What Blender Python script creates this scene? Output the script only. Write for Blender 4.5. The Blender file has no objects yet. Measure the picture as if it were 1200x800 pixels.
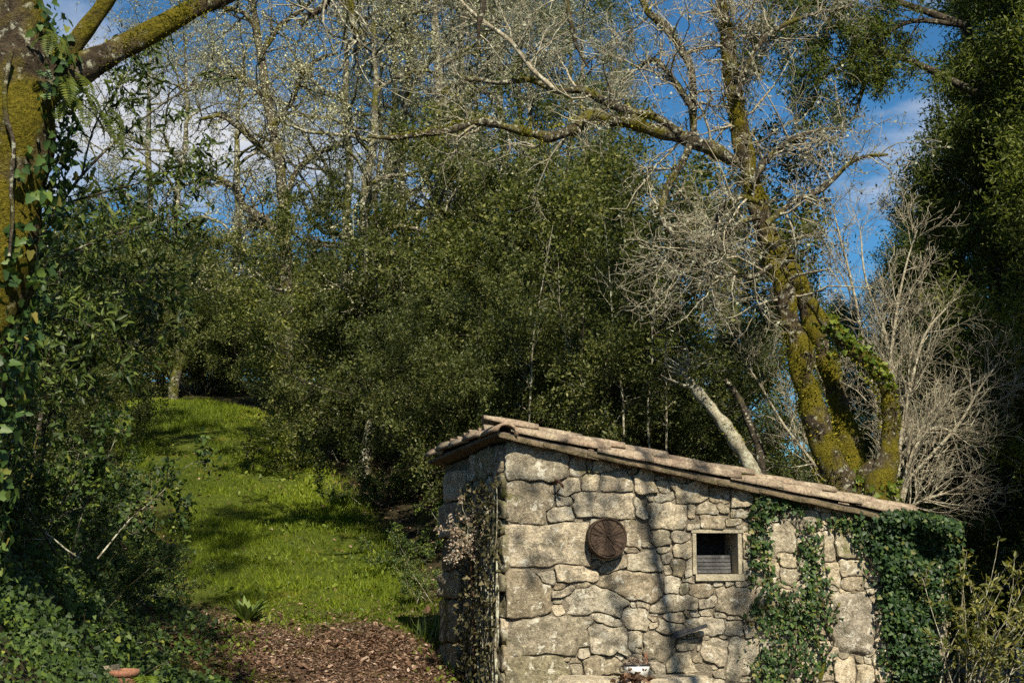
import bpy, math
import numpy as np
from mathutils import Vector, Matrix

# ------------------------------------------------------------------ camera, sky, sun, exposure
scene = bpy.context.scene
COL = scene.collection
FPX = 1667.0                       # focal length in photograph pixels (1200 wide)
PITCH = math.radians(8.5)
CAM = np.array([0.0, 0.0, 1.5])
cam_data = bpy.data.cameras.new("camera")
cam_data.sensor_width = 36.0
cam_data.lens = 36.0 * FPX / 1200.0
cam_data.clip_start = 0.1
cam_data.clip_end = 3000.0
cam = bpy.data.objects.new("camera", cam_data)
COL.objects.link(cam)
cam.location = CAM
cam.rotation_euler = (math.pi / 2 + PITCH, 0, 0)
scene.camera = cam

SUN_EL = math.radians(43.0)
SUN_AZ = math.radians(13.5)         # 0 = straight behind the camera, negative = from its left
world = bpy.data.worlds.new("World")
scene.world = world
world.use_nodes = True
wn, wl = world.node_tree.nodes, world.node_tree.links
wn.clear()
w_out = wn.new("ShaderNodeOutputWorld")
w_bg = wn.new("ShaderNodeBackground")
w_sky = wn.new("ShaderNodeTexSky")
w_sky.sky_type = 'NISHITA'
w_sky.sun_disc = False
w_sky.sun_elevation = SUN_EL
w_sky.sun_rotation = math.pi - SUN_AZ
w_sky.altitude = 200
w_sky.air_density = 1.0
w_sky.dust_density = 0.0
w_sky.ozone_density = 5.0
w_tc = wn.new("ShaderNodeTexCoord")
w_sep = wn.new("ShaderNodeSeparateXYZ")
w_add = wn.new("ShaderNodeMath"); w_add.operation = 'ADD'; w_add.inputs[1].default_value = 0.22
w_div = wn.new("ShaderNodeVectorMath"); w_div.operation = 'DIVIDE'
w_cmb = wn.new("ShaderNodeCombineXYZ")
w_map = wn.new("ShaderNodeMapping")
CLOUD_OFFSET = (3.1, 1.7, 0.0)
w_map.inputs['Location'].default_value = CLOUD_OFFSET
w_noise = wn.new("ShaderNodeTexNoise")
w_noise.inputs['Scale'].default_value = 2.1
w_noise.inputs['Detail'].default_value = 9.0
w_noise.inputs['Roughness'].default_value = 0.55
w_ramp = wn.new("ShaderNodeValToRGB")
w_ramp.color_ramp.elements[0].position = 0.51
w_ramp.color_ramp.elements[1].position = 0.66
w_mix = wn.new("ShaderNodeMix"); w_mix.data_type = 'RGBA'
w_mix.inputs['B'].default_value = (8.4, 8.6, 9.2, 1)
w_tint = wn.new("ShaderNodeMix"); w_tint.data_type = 'RGBA'; w_tint.blend_type = 'MULTIPLY'
w_tint.inputs['Factor'].default_value = 1.0
w_tint.inputs['B'].default_value = (0.52, 1.0, 1.16, 1)
wl.new(w_tc.outputs['Generated'], w_sep.inputs[0])
wl.new(w_sep.outputs['Z'], w_add.inputs[0])
for k in 'XYZ':
    wl.new(w_add.outputs[0], w_cmb.inputs[k])
wl.new(w_tc.outputs['Generated'], w_div.inputs[0])
wl.new(w_cmb.outputs[0], w_div.inputs[1])
wl.new(w_div.outputs[0], w_map.inputs['Vector'])
wl.new(w_map.outputs[0], w_noise.inputs['Vector'])
wl.new(w_noise.outputs['Fac'], w_ramp.inputs[0])
wl.new(w_sky.outputs[0], w_tint.inputs['A'])
wl.new(w_tint.outputs['Result'], w_mix.inputs['A'])
wl.new(w_ramp.outputs[0], w_mix.inputs['Factor'])
wl.new(w_mix.outputs['Result'], w_bg.inputs['Color'])
wl.new(w_bg.outputs[0], w_out.inputs[0])
w_bg.inputs['Strength'].default_value = 0.05

sun_data = bpy.data.lights.new("sun", 'SUN')
sun_data.energy = 5.0
sun_data.angle = math.radians(0.53)
sun_data.color = (1.0, 0.91, 0.74)
sun = bpy.data.objects.new("sun", sun_data)
COL.objects.link(sun)
SUN_DIR = Vector((math.sin(SUN_AZ) * math.cos(SUN_EL), -math.cos(SUN_AZ) * math.cos(SUN_EL), math.sin(SUN_EL)))
sun.rotation_euler = SUN_DIR.to_track_quat('Z', 'Y').to_euler()
sun.location = (0, -20, 40)

scene.view_settings.view_transform = 'Standard'
scene.view_settings.look = 'None'
scene.view_settings.exposure = 0.8
scene.view_settings.gamma = 1.0
scene.view_settings.use_curve_mapping = False
scene.render.engine = 'CYCLES'
cy = scene.cycles
cy.max_bounces = 4
cy.diffuse_bounces = 2
cy.glossy_bounces = 2
cy.transmission_bounces = 2
cy.transparent_max_bounces = 4
cy.caustics_reflective = False
cy.caustics_refractive = False
cy.use_denoising = False
cy.use_adaptive_sampling = True
cy.adaptive_threshold = 0.024
cy.sample_clamp_indirect = 4.0

# ------------------------------------------------------------------ helpers
rng = np.random.default_rng(11)
_R = np.array([1.0, 0, 0])
_U = np.array([0, -math.sin(PITCH), math.cos(PITCH)])
_F = np.array([0, math.cos(PITCH), math.sin(PITCH)])


def ray(px, py):
    return _R * ((px - 600) / FPX) + _U * ((400 - py) / FPX) + _F


def at(px, py, Y):
    d = ray(px, py)
    return CAM + d * (Y / d[1])


def nrm(a):
    return a / np.maximum(np.linalg.norm(a, axis=-1, keepdims=True), 1e-9)


def smooth(a, b, x):
    t = np.clip((np.asarray(x, float) - a) / (b - a), 0, 1)
    return t * t * (3 - 2 * t)


def fnoise(p, freq, seed=0, n=6):
    """smooth pseudo-noise in about -1..1 at points p (..., k)"""
    r = np.random.default_rng(seed + 1000)
    p = np.asarray(p, float)
    k = r.normal(size=(n, p.shape[-1])) * freq
    ph = r.uniform(0, 6.28, n)
    return np.sin(p @ k.T + ph).sum(-1) / math.sqrt(n) * 0.9


def rand_unit(n):
    return nrm(rng.normal(size=(n, 3)))


class MB:
    """collects vertices and faces, builds ONE mesh"""
    def __init__(self):
        self.v, self.f3, self.f4, self.m3, self.m4, self.a, self.n = [], [], [], [], [], [], 0

    def add(self, v, quads=None, tris=None, mat=0, rnd=None):
        v = np.asarray(v, float).reshape(-1, 3)
        self.v.append(v)
        self.a.append(np.zeros(len(v)) if rnd is None else np.broadcast_to(np.asarray(rnd, float), (len(v),)))
        if quads is not None and len(quads):
            q = np.asarray(quads, int).reshape(-1, 4) + self.n
            self.f4.append(q); self.m4.append(np.full(len(q), mat))
        if tris is not None and len(tris):
            t = np.asarray(tris, int).reshape(-1, 3) + self.n
            self.f3.append(t); self.m3.append(np.full(len(t), mat))
        self.n += len(v)

    def box(self, c, ex, ey, ez, mat=0):
        """box from centre and three half-axis vectors"""
        c, ex, ey, ez = (np.asarray(k, float) for k in (c, ex, ey, ez))
        s = [(-1, -1, -1), (1, -1, -1), (1, 1, -1), (-1, 1, -1), (-1, -1, 1), (1, -1, 1), (1, 1, 1), (-1, 1, 1)]
        self.add([c + ex * a + ey * b + ez * d for a, b, d in s],
                 [(0, 3, 2, 1), (4, 5, 6, 7), (0, 1, 5, 4), (1, 2, 6, 5), (2, 3, 7, 6), (3, 0, 4, 7)], mat=mat)

    def mesh(self, name, mats, origin=(0, 0, 0), smooth_shade=True):
        me = bpy.data.meshes.new(name)
        v = np.concatenate(self.v) - np.asarray(origin, float)
        q = np.concatenate(self.f4) if self.f4 else np.zeros((0, 4), int)
        t = np.concatenate(self.f3) if self.f3 else np.zeros((0, 3), int)
        mi = np.concatenate((self.m4 or [np.zeros(0, int)]) + (self.m3 or [np.zeros(0, int)]))
        me.vertices.add(len(v))
        me.vertices.foreach_set('co', v.astype(np.float32).ravel())
        loops = np.concatenate([q.ravel(), t.ravel()])
        me.loops.add(len(loops))
        me.loops.foreach_set('vertex_index', loops.astype(np.int32))
        me.polygons.add(len(q) + len(t))
        starts = np.concatenate([np.arange(len(q)) * 4, len(q) * 4 + np.arange(len(t)) * 3])
        me.polygons.foreach_set('loop_start', starts.astype(np.int32))
        me.polygons.foreach_set('material_index', mi.astype(np.int32))
        me.polygons.foreach_set('use_smooth', np.full(len(q) + len(t), bool(smooth_shade)))
        me.update(calc_edges=True)
        at_ = me.attributes.new('rnd', 'FLOAT', 'POINT')
        at_.data.foreach_set('value', np.concatenate(self.a).astype(np.float32))
        for m in (mats if isinstance(mats, (list, tuple)) else [mats]):
            me.materials.append(m)
        return me

    def build(self, name, mats, parent=None, origin=(0, 0, 0), smooth_shade=True):
        me = self.mesh(name, mats, origin, smooth_shade)
        return link(name, me, parent, None if parent is not None else origin)


def link(name, me, parent=None, loc=None):
    o = bpy.data.objects.new(name, me)
    COL.objects.link(o)
    if parent is not None:
        o.parent = parent
    if loc is not None:
        o.location = tuple(loc)
    return o


def tag(o, label=None, cat=None, group=None, kind=None):
    for k, v in (('label', label), ('category', cat), ('group', group), ('kind', kind)):
        if v:
            o[k] = v
    return o


def thing(name, loc, label, cat, group=None):
    o = bpy.data.objects.new(name, None)
    o.empty_display_size = 0.2
    COL.objects.link(o)
    o.location = tuple(loc)
    return tag(o, label, cat, group)


def copy_tree(src, loc, rz=0.0, sc=1.0, label=None, sz=None):
    """a copy of a thing with copies of its parts; mesh data shared"""
    r = src.copy()
    COL.objects.link(r)
    r.location = tuple(loc)
    r.rotation_euler = (0, 0, rz)
    r.scale = (sc, sc, sc if sz is None else sz)
    if label:
        r['label'] = label
    for ch in list(src.children):
        c = ch.copy()
        COL.objects.link(c)
        c.parent = r
    return r


# ---- tubes and growth, vectorised
def tubes(mb, P, R, S=5, mat=0, rnd=None, rough=0.0, seed=0):
    """P (M,K,3), R (M,K): M tubes of S sides"""
    P = np.asarray(P, float); R = np.asarray(R, float)
    M, K, _ = P.shape
    T = nrm(np.gradient(P, axis=1))
    Tm = nrm(T.mean(axis=1))
    ref = np.where(np.abs(Tm[:, 2:3]) > 0.8, np.array([[1.0, 0, 0]]), np.array([[0, 0, 1.0]]))
    N = nrm(np.cross(T, ref[:, None, :]))
    B = np.cross(T, N)
    th = np.arange(S) / S * 2 * math.pi
    c, s = np.cos(th), np.sin(th)
    dirs = N[:, :, None, :] * c[None, None, :, None] + B[:, :, None, :] * s[None, None, :, None]
    rr = R[:, :, None]
    if rough:
        base = P[:, :, None, :] + dirs * rr[..., None]
        f = 2.2 / max(float(R.max()), 1e-3)
        rr = rr * (1 + rough * fnoise(base, f * 0.5, seed) + 0.5 * rough * fnoise(base, f * 1.4, seed + 5))
    V = P[:, :, None, :] + dirs * rr[..., None]
    idx = np.arange(M * K * S).reshape(M, K, S)
    a = idx[:, :-1, :]; b = idx[:, 1:, :]
    a2 = np.roll(a, -1, axis=2); b2 = np.roll(b, -1, axis=2)
    q = np.stack([a, a2, b2, b], -1).reshape(-1, 4)
    r = np.repeat(rng.random(M) if rnd is None else np.broadcast_to(rnd, (M,)), K * S)
    mb.add(V.reshape(-1, 3), q, mat=mat, rnd=r)


def grow(start, dirs, length, K, wander=0.25, trop=(0, 0, 0.0)):
    M = len(start)
    P = np.zeros((M, K + 1, 3))
    P[:, 0] = start
    d = nrm(dirs)
    trop = np.asarray(trop, float)
    for k in range(K):
        d = nrm(d + rng.normal(size=(M, 3)) * wander + trop)
        P[:, k + 1] = P[:, k] + d * (length / K)[:, None]
    return P


def on_lines(P, R, idx, t):
    K = P.shape[1] - 1
    f = t * K
    i = np.clip(f.astype(int), 0, K - 1)
    w = (f - i)[:, None]
    a, b = P[idx, i], P[idx, i + 1]
    pos = a * (1 - w) + b * w
    r = R[idx, i] * (1 - w[:, 0]) + R[idx, i + 1] * w[:, 0]
    return pos, nrm(b - a), r


def children(P, R, n, t0=0.25, t1=1.0, ang=(30, 70), length=(0.5, 1.0), K=4, wander=0.25, trop=(0, 0, 0.05),
             rscale=0.6, tip=0.15, bias=None, taper_len=0.4, rmax=9):
    M = len(P)
    idx = np.repeat(np.arange(M), n)
    t = rng.uniform(t0, t1, len(idx))
    pos, tan, r = on_lines(P, R, idx, t)
    perp = rng.normal(size=(len(idx), 3))
    if bias is not None:
        perp = perp + np.asarray(bias, float)
    perp = nrm(perp - tan * (perp * tan).sum(-1, keepdims=True))
    a = np.radians(rng.uniform(ang[0], ang[1], len(idx)))[:, None]
    d = tan * np.cos(a) + perp * np.sin(a)
    L = rng.uniform(length[0], length[1], len(idx)) * (1 - taper_len * t)
    Q = grow(pos, d, L, K, wander, trop)
    r0 = np.minimum(r * rscale, rmax)
    RR = r0[:, None] * np.linspace(1, tip, K + 1)[None, :]
    return Q, np.maximum(RR, 0.0012)


DIAMOND = (np.array([(0, 0, 0), (.45, -.5, .06), (1, 0, -.04), (.45, .5, .06)]), None, [(0, 1, 2), (0, 2, 3)])
BLADE = (np.array([(0, -.5, 0), (0, .5, 0), (.55, .38, .06), (.55, -.38, .06), (1, 0, .25)]), [(0, 1, 2, 3)], [(3, 2, 4)])
LANCE = (np.array([(0, 0, 0), (.3, -.5, .05), (.3, .5, .05), (.7, -.34, .03), (.7, .34, .03), (1, 0, -.08), (.3, 0, 0), (.7, 0, -.02)]),
         [(1, 6, 7, 3), (6, 2, 4, 7)], [(0, 6, 1), (0, 2, 6), (3, 7, 5), (7, 4, 5)])
_ivy = [(0.0, 0.0), (-.12, .30), (.12, .52), (.36, .34), (.62, .30), (1.0, 0.0), (.62, -.30), (.36, -.34), (.12, -.52), (-.12, -.30)]
IVY = (np.array([(x, y, .10 * abs(y) * 2 - .05 * x) for x, y in _ivy] + [(.3, 0, -.02)]), None,
       [(10, i, (i + 1) % 10) for i in range(10)])
IVY = (IVY[0], None, [(a, c, b) for a, b, c in IVY[2]])
ROUND = (np.array([(0, 0, 0), (.25, -.42, .05), (.7, -.42, .04), (1, 0, -.05), (.7, .42, .04), (.25, .42, .05)]), [(0, 1, 2, 3), (0, 3, 4, 5)], None)


def leaves(mb, pos, d, n, L, W, tpl=DIAMOND, mat=0, rnd=None):
    N = len(pos)
    if N == 0:
        return
    tv, tq, tt = tpl
    d = nrm(d)
    side = nrm(np.cross(n, d))
    up = np.cross(d, side)
    L = np.broadcast_to(L, (N,)); W = np.broadcast_to(W, (N,))
    V = (pos[:, None, :] + d[:, None, :] * (tv[None, :, 0:1] * L[:, None, None])
         + side[:, None, :] * (tv[None, :, 1:2] * W[:, None, None])
         + up[:, None, :] * (tv[None, :, 2:3] * L[:, None, None]))
    k = len(tv)
    off = (np.arange(N) * k)[:, None, None]
    q = (np.asarray(tq)[None] + off).reshape(-1, 4) if tq else None
    t = (np.asarray(tt)[None] + off).reshape(-1, 3) if tt else None
    r = np.repeat(rng.random(N) if rnd is None else np.clip(rnd, 0, 1), k)
    mb.add(V.reshape(-1, 3), q, t, mat, r)


def twig_leaves(mb, P, R, n, L, W, tpl=DIAMOND, mat=0, spread=0.03, up=0.5, droop=0.0, t0=0.1, along=0.5, rnd=None):
    """n leaves on each twig"""
    idx = np.repeat(np.arange(len(P)), n)
    t = rng.uniform(t0, 1, len(idx))
    pos, tan, r = on_lines(P, R, idx, t)
    pos = pos + rng.normal(size=pos.shape) * spread
    d = nrm(rand_unit(len(idx)) + tan * along + np.array([0, 0, -droop]))
    nn = nrm(rand_unit(len(idx)) + np.array([0, -0.25, up]))
    ll = rng.uniform(L * 0.45, L * 1.4, len(idx))
    leaves(mb, pos, d, nn, ll, ll * (W / L), tpl, mat, rnd if rnd is None else rnd(pos))


def polyline(pts, sub=4, wig=0.0, seed=0):
    """Catmull-Rom through rows (x, y, z, r)"""
    p = np.asarray(pts, float)
    p = np.vstack([2 * p[0] - p[1], p, 2 * p[-1] - p[-2]])
    out = []
    for i in range(1, len(p) - 2):
        for k in range(sub):
            t = k / sub
            a, b, c, e = p[i - 1], p[i], p[i + 1], p[i + 2]
            out.append(0.5 * (2 * b + (c - a) * t + (2 * a - 5 * b + 4 * c - e) * t * t + (3 * b - a - 3 * c + e) * t ** 3))
    out.append(p[-2])
    out = np.array(out)
    out[:, 3] = np.maximum(out[:, 3], 0.002)
    if wig:
        for k in range(3):
            out[:, k] += wig * fnoise(out[:, :3], 3.0, seed + k)
    return out


def limb(rows, Y, sub=4, wig=0.0, seed=0):
    """rows of (photo x, photo y, radius in photo pixels[, depth]) -> polyline with radii in metres"""
    w = []
    for r in rows:
        y = r[3] if len(r) > 3 else Y
        p = at(r[0], r[1], y)
        w.append((*p, r[2] * y / FPX))
    return polyline(w, sub, wig, seed)


def add_limb(mb, L, S=10, mat=0, rough=0.12, seed=0):
    tubes(mb, L[None, :, :3], L[None, :, 3], S, mat, rough=rough, seed=seed)


def resample(L, K):
    s = np.concatenate([[0], np.cumsum(np.linalg.norm(np.diff(L[:, :3], axis=0), axis=1))])
    u = np.linspace(0, s[-1], K + 1)
    return np.stack([np.interp(u, s, L[:, k]) for k in range(4)], -1)


def around(L, n, out=0.0, side=None):
    """n random points on a limb's skin: position, outward normal, tangent"""
    Q = resample(L, 40)
    pos, tan, r = on_lines(Q[None, :, :3], Q[None, :, 3], np.zeros(n, int), rng.random(n))
    d = rng.normal(size=(n, 3))
    if side is not None:
        d = d + np.asarray(side, float)
    d = nrm(d - tan * (d * tan).sum(-1, keepdims=True))
    return pos + d * (r + out)[:, None], d, tan


# ------------------------------------------------------------------ materials
def new_mat(name):
    m = bpy.data.materials.new(name)
    m.use_nodes = True
    nt = m.node_tree
    nt.nodes.clear()
    return m, nt.nodes, nt.links


def _noise(N, Lk, scale, detail=4, rough=0.6, coord=None, dist=0.0):
    t = N.new("ShaderNodeTexNoise")
    t.inputs['Scale'].default_value = scale
    t.inputs['Detail'].default_value = detail
    t.inputs['Roughness'].default_value = rough
    t.inputs['Distortion'].default_value = dist
    if coord is not None:
        Lk.new(coord, t.inputs['Vector'])
    return t.outputs['Fac']


def _ramp(N, Lk, fac, stops):
    r = N.new("ShaderNodeValToRGB")
    e = r.color_ramp.elements
    while len(e) < len(stops):
        e.new(0.5)
    for el, (p, c) in zip(e, stops):
        el.position = p
        el.color = (*c, 1) if len(c) == 3 else c
    Lk.new(fac, r.inputs[0])
    return r.outputs[0]


def _mix(N, Lk, fac, a, b, blend='MIX'):
    m = N.new("ShaderNodeMix")
    m.data_type = 'RGBA'
    m.blend_type = blend
    for sock, v in ((m.inputs['Factor'], fac), (m.inputs['A'], a), (m.inputs['B'], b)):
        if isinstance(v, (int, float)):
            sock.default_value = v
        elif isinstance(v, tuple):
            sock.default_value = (*v, 1)
        else:
            Lk.new(v, sock)
    return m.outputs['Result']


def _math(N, Lk, op, a, b=0.0):
    m = N.new("ShaderNodeMath")
    m.operation = op
    for s, v in zip(m.inputs, (a, b)):
        if isinstance(v, (int, float)):
            s.default_value = v
        else:
            Lk.new(v, s)
    return m.outputs[0]


def _range(N, Lk, v, a, b):
    m = N.new("ShaderNodeMapRange")
    m.inputs['From Min'].default_value = a
    m.inputs['From Max'].default_value = b
    Lk.new(v, m.inputs['Value'])
    return m.outputs[0]


def _finish(m, N, Lk, color, rough=0.8, bump=None, bump_d=0.02, spec=0.3, metallic=0.0, trans=None):
    p = N.new("ShaderNodeBsdfPrincipled")
    o = N.new("ShaderNodeOutputMaterial")
    if isinstance(color, tuple):
        p.inputs['Base Color'].default_value = (*color, 1)
    else:
        Lk.new(color, p.inputs['Base Color'])
    if isinstance(rough, (int, float)):
        p.inputs['Roughness'].default_value = rough
    else:
        Lk.new(rough, p.inputs['Roughness'])
    p.inputs['Specular IOR Level'].default_value = spec
    p.inputs['Metallic'].default_value = metallic
    if bump is not None:
        b = N.new("ShaderNodeBump")
        b.inputs['Strength'].default_value = 1.0
        b.inputs['Distance'].default_value = bump_d
        Lk.new(bump, b.inputs['Height'])
        Lk.new(b.outputs[0], p.inputs['Normal'])
    if trans:
        tr = N.new("ShaderNodeBsdfTranslucent")
        if isinstance(color, tuple):
            tr.inputs['Color'].default_value = (*color, 1)
        else:
            t2 = _mix(N, Lk, 1.0, color, trans[1], 'MULTIPLY')
            Lk.new(t2, tr.inputs['Color'])
        mx = N.new("ShaderNodeMixShader")
        mx.inputs[0].default_value = trans[0]
        Lk.new(p.outputs[0], mx.inputs[1])
        Lk.new(tr.outputs[0], mx.inputs[2])
        Lk.new(mx.outputs[0], o.inputs[0])
    else:
        Lk.new(p.outputs[0], o.inputs[0])
    return m


def leaf_mat(name, stops, rough=0.45, spec=0.4, trans=0.3, patch=0.0, tint=(1.5, 1.6, 0.6)):
    """leaf colour by the leaf's own random number"""
    m, N, Lk = new_mat(name)
    a = N.new("ShaderNodeAttribute"); a.attribute_name = 'rnd'
    fac = a.outputs['Fac']
    if patch:
        g = N.new("ShaderNodeNewGeometry")
        n = _noise(N, Lk, 0.55, 2, 0.5, g.outputs['Position'])
        fac = _math(N, Lk, 'ADD', _math(N, Lk, 'MULTIPLY', fac, 1 - patch), _math(N, Lk, 'MULTIPLY', _range(N, Lk, n, 0.3, 0.7), patch))
    c = _ramp(N, Lk, fac, stops)
    oi = N.new("ShaderNodeObjectInfo")
    v = _ramp(N, Lk, oi.outputs['Random'], [(0.0, (0.72, 0.80, 0.8)), (0.5, (1.0, 1.0, 1.0)), (1.0, (1.25, 1.22, 1.0))])
    c = _mix(N, Lk, 1.0, c, v, 'MULTIPLY')
    return _finish(m, N, Lk, c, rough, spec=spec, trans=(trans, tint))


def bark_mat(name, dark, light, moss=0.5, moss_cols=((0.05, 0.055, 0.008), (0.16, 0.15, 0.018)), lichen=0.0, scale=9.0, bd=0.03):
    m, N, Lk = new_mat(name)
    g = N.new("ShaderNodeNewGeometry")
    pos = g.outputs['Position']
    n1 = _noise(N, Lk, scale, 6, 0.65, pos, 0.4)
    n2 = _noise(N, Lk, scale * 0.25, 4, 0.6, pos)
    n3 = _noise(N, Lk, scale * 5, 5, 0.7, pos)
    c = _ramp(N, Lk, n1, [(0.3, dark), (0.7, light)])
    if lichen:
        f = _range(N, Lk, _noise(N, Lk, scale * 1.6, 5, 0.6, pos), 0.62 - lichen * 0.25, 0.70 - lichen * 0.25)
        c = _mix(N, Lk, f, c, (0.40, 0.40, 0.30))
    if moss:
        mc = _ramp(N, Lk, n3, [(0.3, moss_cols[0]), (0.72, moss_cols[1])])
        f = _range(N, Lk, n2, 0.68 - moss * 0.45, 0.80 - moss * 0.45)
        c = _mix(N, Lk, f, c, mc)
    h = _math(N, Lk, 'ADD', n1, _math(N, Lk, 'MULTIPLY', n3, 0.6))
    return _finish(m, N, Lk, c, 0.95, h, bd, spec=0.1)


def stone_mat(name, cols, moss=0.3, warm=0.4, bd=0.035):
    m, N, Lk = new_mat(name)
    g = N.new("ShaderNodeNewGeometry")
    oi = N.new("ShaderNodeObjectInfo")
    pos = g.outputs['Position']
    n1 = _noise(N, Lk, 9, 9, 0.74, pos, 0.5)
    n2 = _noise(N, Lk, 38, 6, 0.78, pos)
    n3 = _noise(N, Lk, 2.2, 4, 0.6, pos)
    c = _ramp(N, Lk, n1, [(0.28, cols[0]), (0.48, cols[1]), (0.68, cols[2])])
    c = _mix(N, Lk, _math(N, Lk, 'MULTIPLY', oi.outputs['Random'], warm), c, cols[3])
    fr = _math(N, Lk, 'FRACT', _math(N, Lk, 'MULTIPLY', oi.outputs['Random'], 17.3))
    c = _mix(N, Lk, 1.0, c, _ramp(N, Lk, fr, [(0.0, (0.66, 0.63, 0.57)), (0.5, (0.97, 0.97, 0.97)), (1.0, (1.22, 1.2, 1.14))]), 'MULTIPLY')
    # speckle, stains, pale lichen discs, moss
    sp = _ramp(N, Lk, n2, [(0.30, (0.45, 0.42, 0.38)), (0.55, (1.0, 1.0, 1.0)), (0.75, (1.18, 1.15, 1.08))])
    c = _mix(N, Lk, 1.0, c, sp, 'MULTIPLY')
    n4 = _noise(N, Lk, 20, 9, 0.8, pos, 1.0)
    c = _mix(N, Lk, 1.0, c, _ramp(N, Lk, n4, [(0.36, (0.58, 0.56, 0.52)), (0.48, (1.0, 1.0, 1.0)), (0.64, (1.28, 1.26, 1.2))]), 'MULTIPLY')
    gp = _range(N, Lk, _noise(N, Lk, 1.7, 5, 0.7, pos, 0.4), 0.50, 0.60)
    c = _mix(N, Lk, _math(N, Lk, 'MULTIPLY', gp, 0.35), c, _mix(N, Lk, 1.0, c, (0.62, 0.64, 0.60), 'MULTIPLY'))
    st = _range(N, Lk, _noise(N, Lk, 4.6, 9, 0.78, pos, 1.0), 0.52, 0.60)
    c = _mix(N, Lk, _math(N, Lk, 'MULTIPLY', st, 0.62), c, (0.115, 0.105, 0.07))
    st2 = _range(N, Lk, _noise(N, Lk, 17, 8, 0.78, pos, 1.2), 0.55, 0.60)
    c = _mix(N, Lk, _math(N, Lk, 'MULTIPLY', st2, 0.6), c, (0.085, 0.077, 0.055))
    li = _range(N, Lk, _noise(N, Lk, 12, 6, 0.65, pos, 0.6), 0.58, 0.62)
    c = _mix(N, Lk, _math(N, Lk, 'MULTIPLY', li, 0.75), c, (0.66, 0.63, 0.52))
    if moss:
        f = _range(N, Lk, _math(N, Lk, 'ADD', n3, _math(N, Lk, 'MULTIPLY', n2, 0.25)), 0.82 - moss * 0.25, 0.92 - moss * 0.25)
        c = _mix(N, Lk, _math(N, Lk, 'MULTIPLY', f, 0.85), c, (0.105, 0.105, 0.022))
    h = _math(N, Lk, 'ADD', _math(N, Lk, 'ADD', n1, _math(N, Lk, 'MULTIPLY', n2, 0.3)), _math(N, Lk, 'MULTIPLY', n4, 0.6))
    return _finish(m, N, Lk, c, 0.93, h, bd, spec=0.15)


def plain_mat(name, a, b, scale=12, rough=0.8, bd=0.01, spec=0.2, metallic=0.0, stretch=None):
    m, N, Lk = new_mat(name)
    g = N.new("ShaderNodeNewGeometry")
    pos = g.outputs['Position']
    if stretch:
        mp = N.new("ShaderNodeMapping")
        mp.inputs['Scale'].default_value = stretch
        Lk.new(pos, mp.inputs['Vector'])
        pos = mp.outputs[0]
    n1 = _noise(N, Lk, scale, 6, 0.65, pos)
    n2 = _noise(N, Lk, scale * 4, 4, 0.65, pos)
    c = _ramp(N, Lk, n1, [(0.3, a), (0.7, b)])
    c = _mix(N, Lk, 1.0, c, _ramp(N, Lk, n2, [(0.3, (0.7, 0.7, 0.7)), (0.6, (1.05, 1.05, 1.05))]), 'MULTIPLY')
    return _finish(m, N, Lk, c, rough, _math(N, Lk, 'ADD', n1, n2), bd, spec=spec, metallic=metallic)


M = {}
M['stone'] = stone_mat('granite', ((0.21, 0.185, 0.145), (0.47, 0.43, 0.34), (0.66, 0.61, 0.49), (0.50, 0.38, 0.25)), 0.34)
M['stone_pale'] = stone_mat('granite_pale', ((0.27, 0.23, 0.16), (0.48, 0.42, 0.31), (0.62, 0.56, 0.44), (0.50, 0.40, 0.28)), 0.0)
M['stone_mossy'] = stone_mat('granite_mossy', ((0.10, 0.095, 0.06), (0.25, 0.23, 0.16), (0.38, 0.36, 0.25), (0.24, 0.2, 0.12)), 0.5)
M['mortar'] = plain_mat('earth_mortar', (0.17, 0.14, 0.10), (0.36, 0.31, 0.225), 22, 0.95, 0.03)
M['render'] = stone_mat('rough_render', ((0.24, 0.21, 0.16), (0.38, 0.34, 0.27), (0.5, 0.46, 0.38), (0.4, 0.34, 0.25)), 0.0, 0.2, 0.035)


def tile_mat():
    m, N, Lk = new_mat('clay_tile')
    g = N.new("ShaderNodeNewGeometry")
    oi = N.new("ShaderNodeObjectInfo")
    pos = g.outputs['Position']
    n1 = _noise(N, Lk, 9, 6, 0.65, pos)
    n2 = _noise(N, Lk, 45, 4, 0.7, pos)
    c = _ramp(N, Lk, oi.outputs['Random'], [(0.0, (0.20, 0.15, 0.105)), (0.5, (0.31, 0.25, 0.18)), (1.0, (0.26, 0.18, 0.125))])
    c = _mix(N, Lk, _range(N, Lk, n1, 0.48, 0.64), c, (0.40, 0.335, 0.24))
    c = _mix(N, Lk, _math(N, Lk, 'MULTIPLY', _range(N, Lk, n2, 0.48, 0.64), 0.8), c, (0.09, 0.068, 0.045))
    f = _range(N, Lk, _noise(N, Lk, 4.5, 5, 0.7, pos), 0.60, 0.68)
    c = _mix(N, Lk, f, c, (0.12, 0.12, 0.03))
    return _finish(m, N, Lk, c, 0.9, _math(N, Lk, 'ADD', n1, n2), 0.012, spec=0.15)


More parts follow.
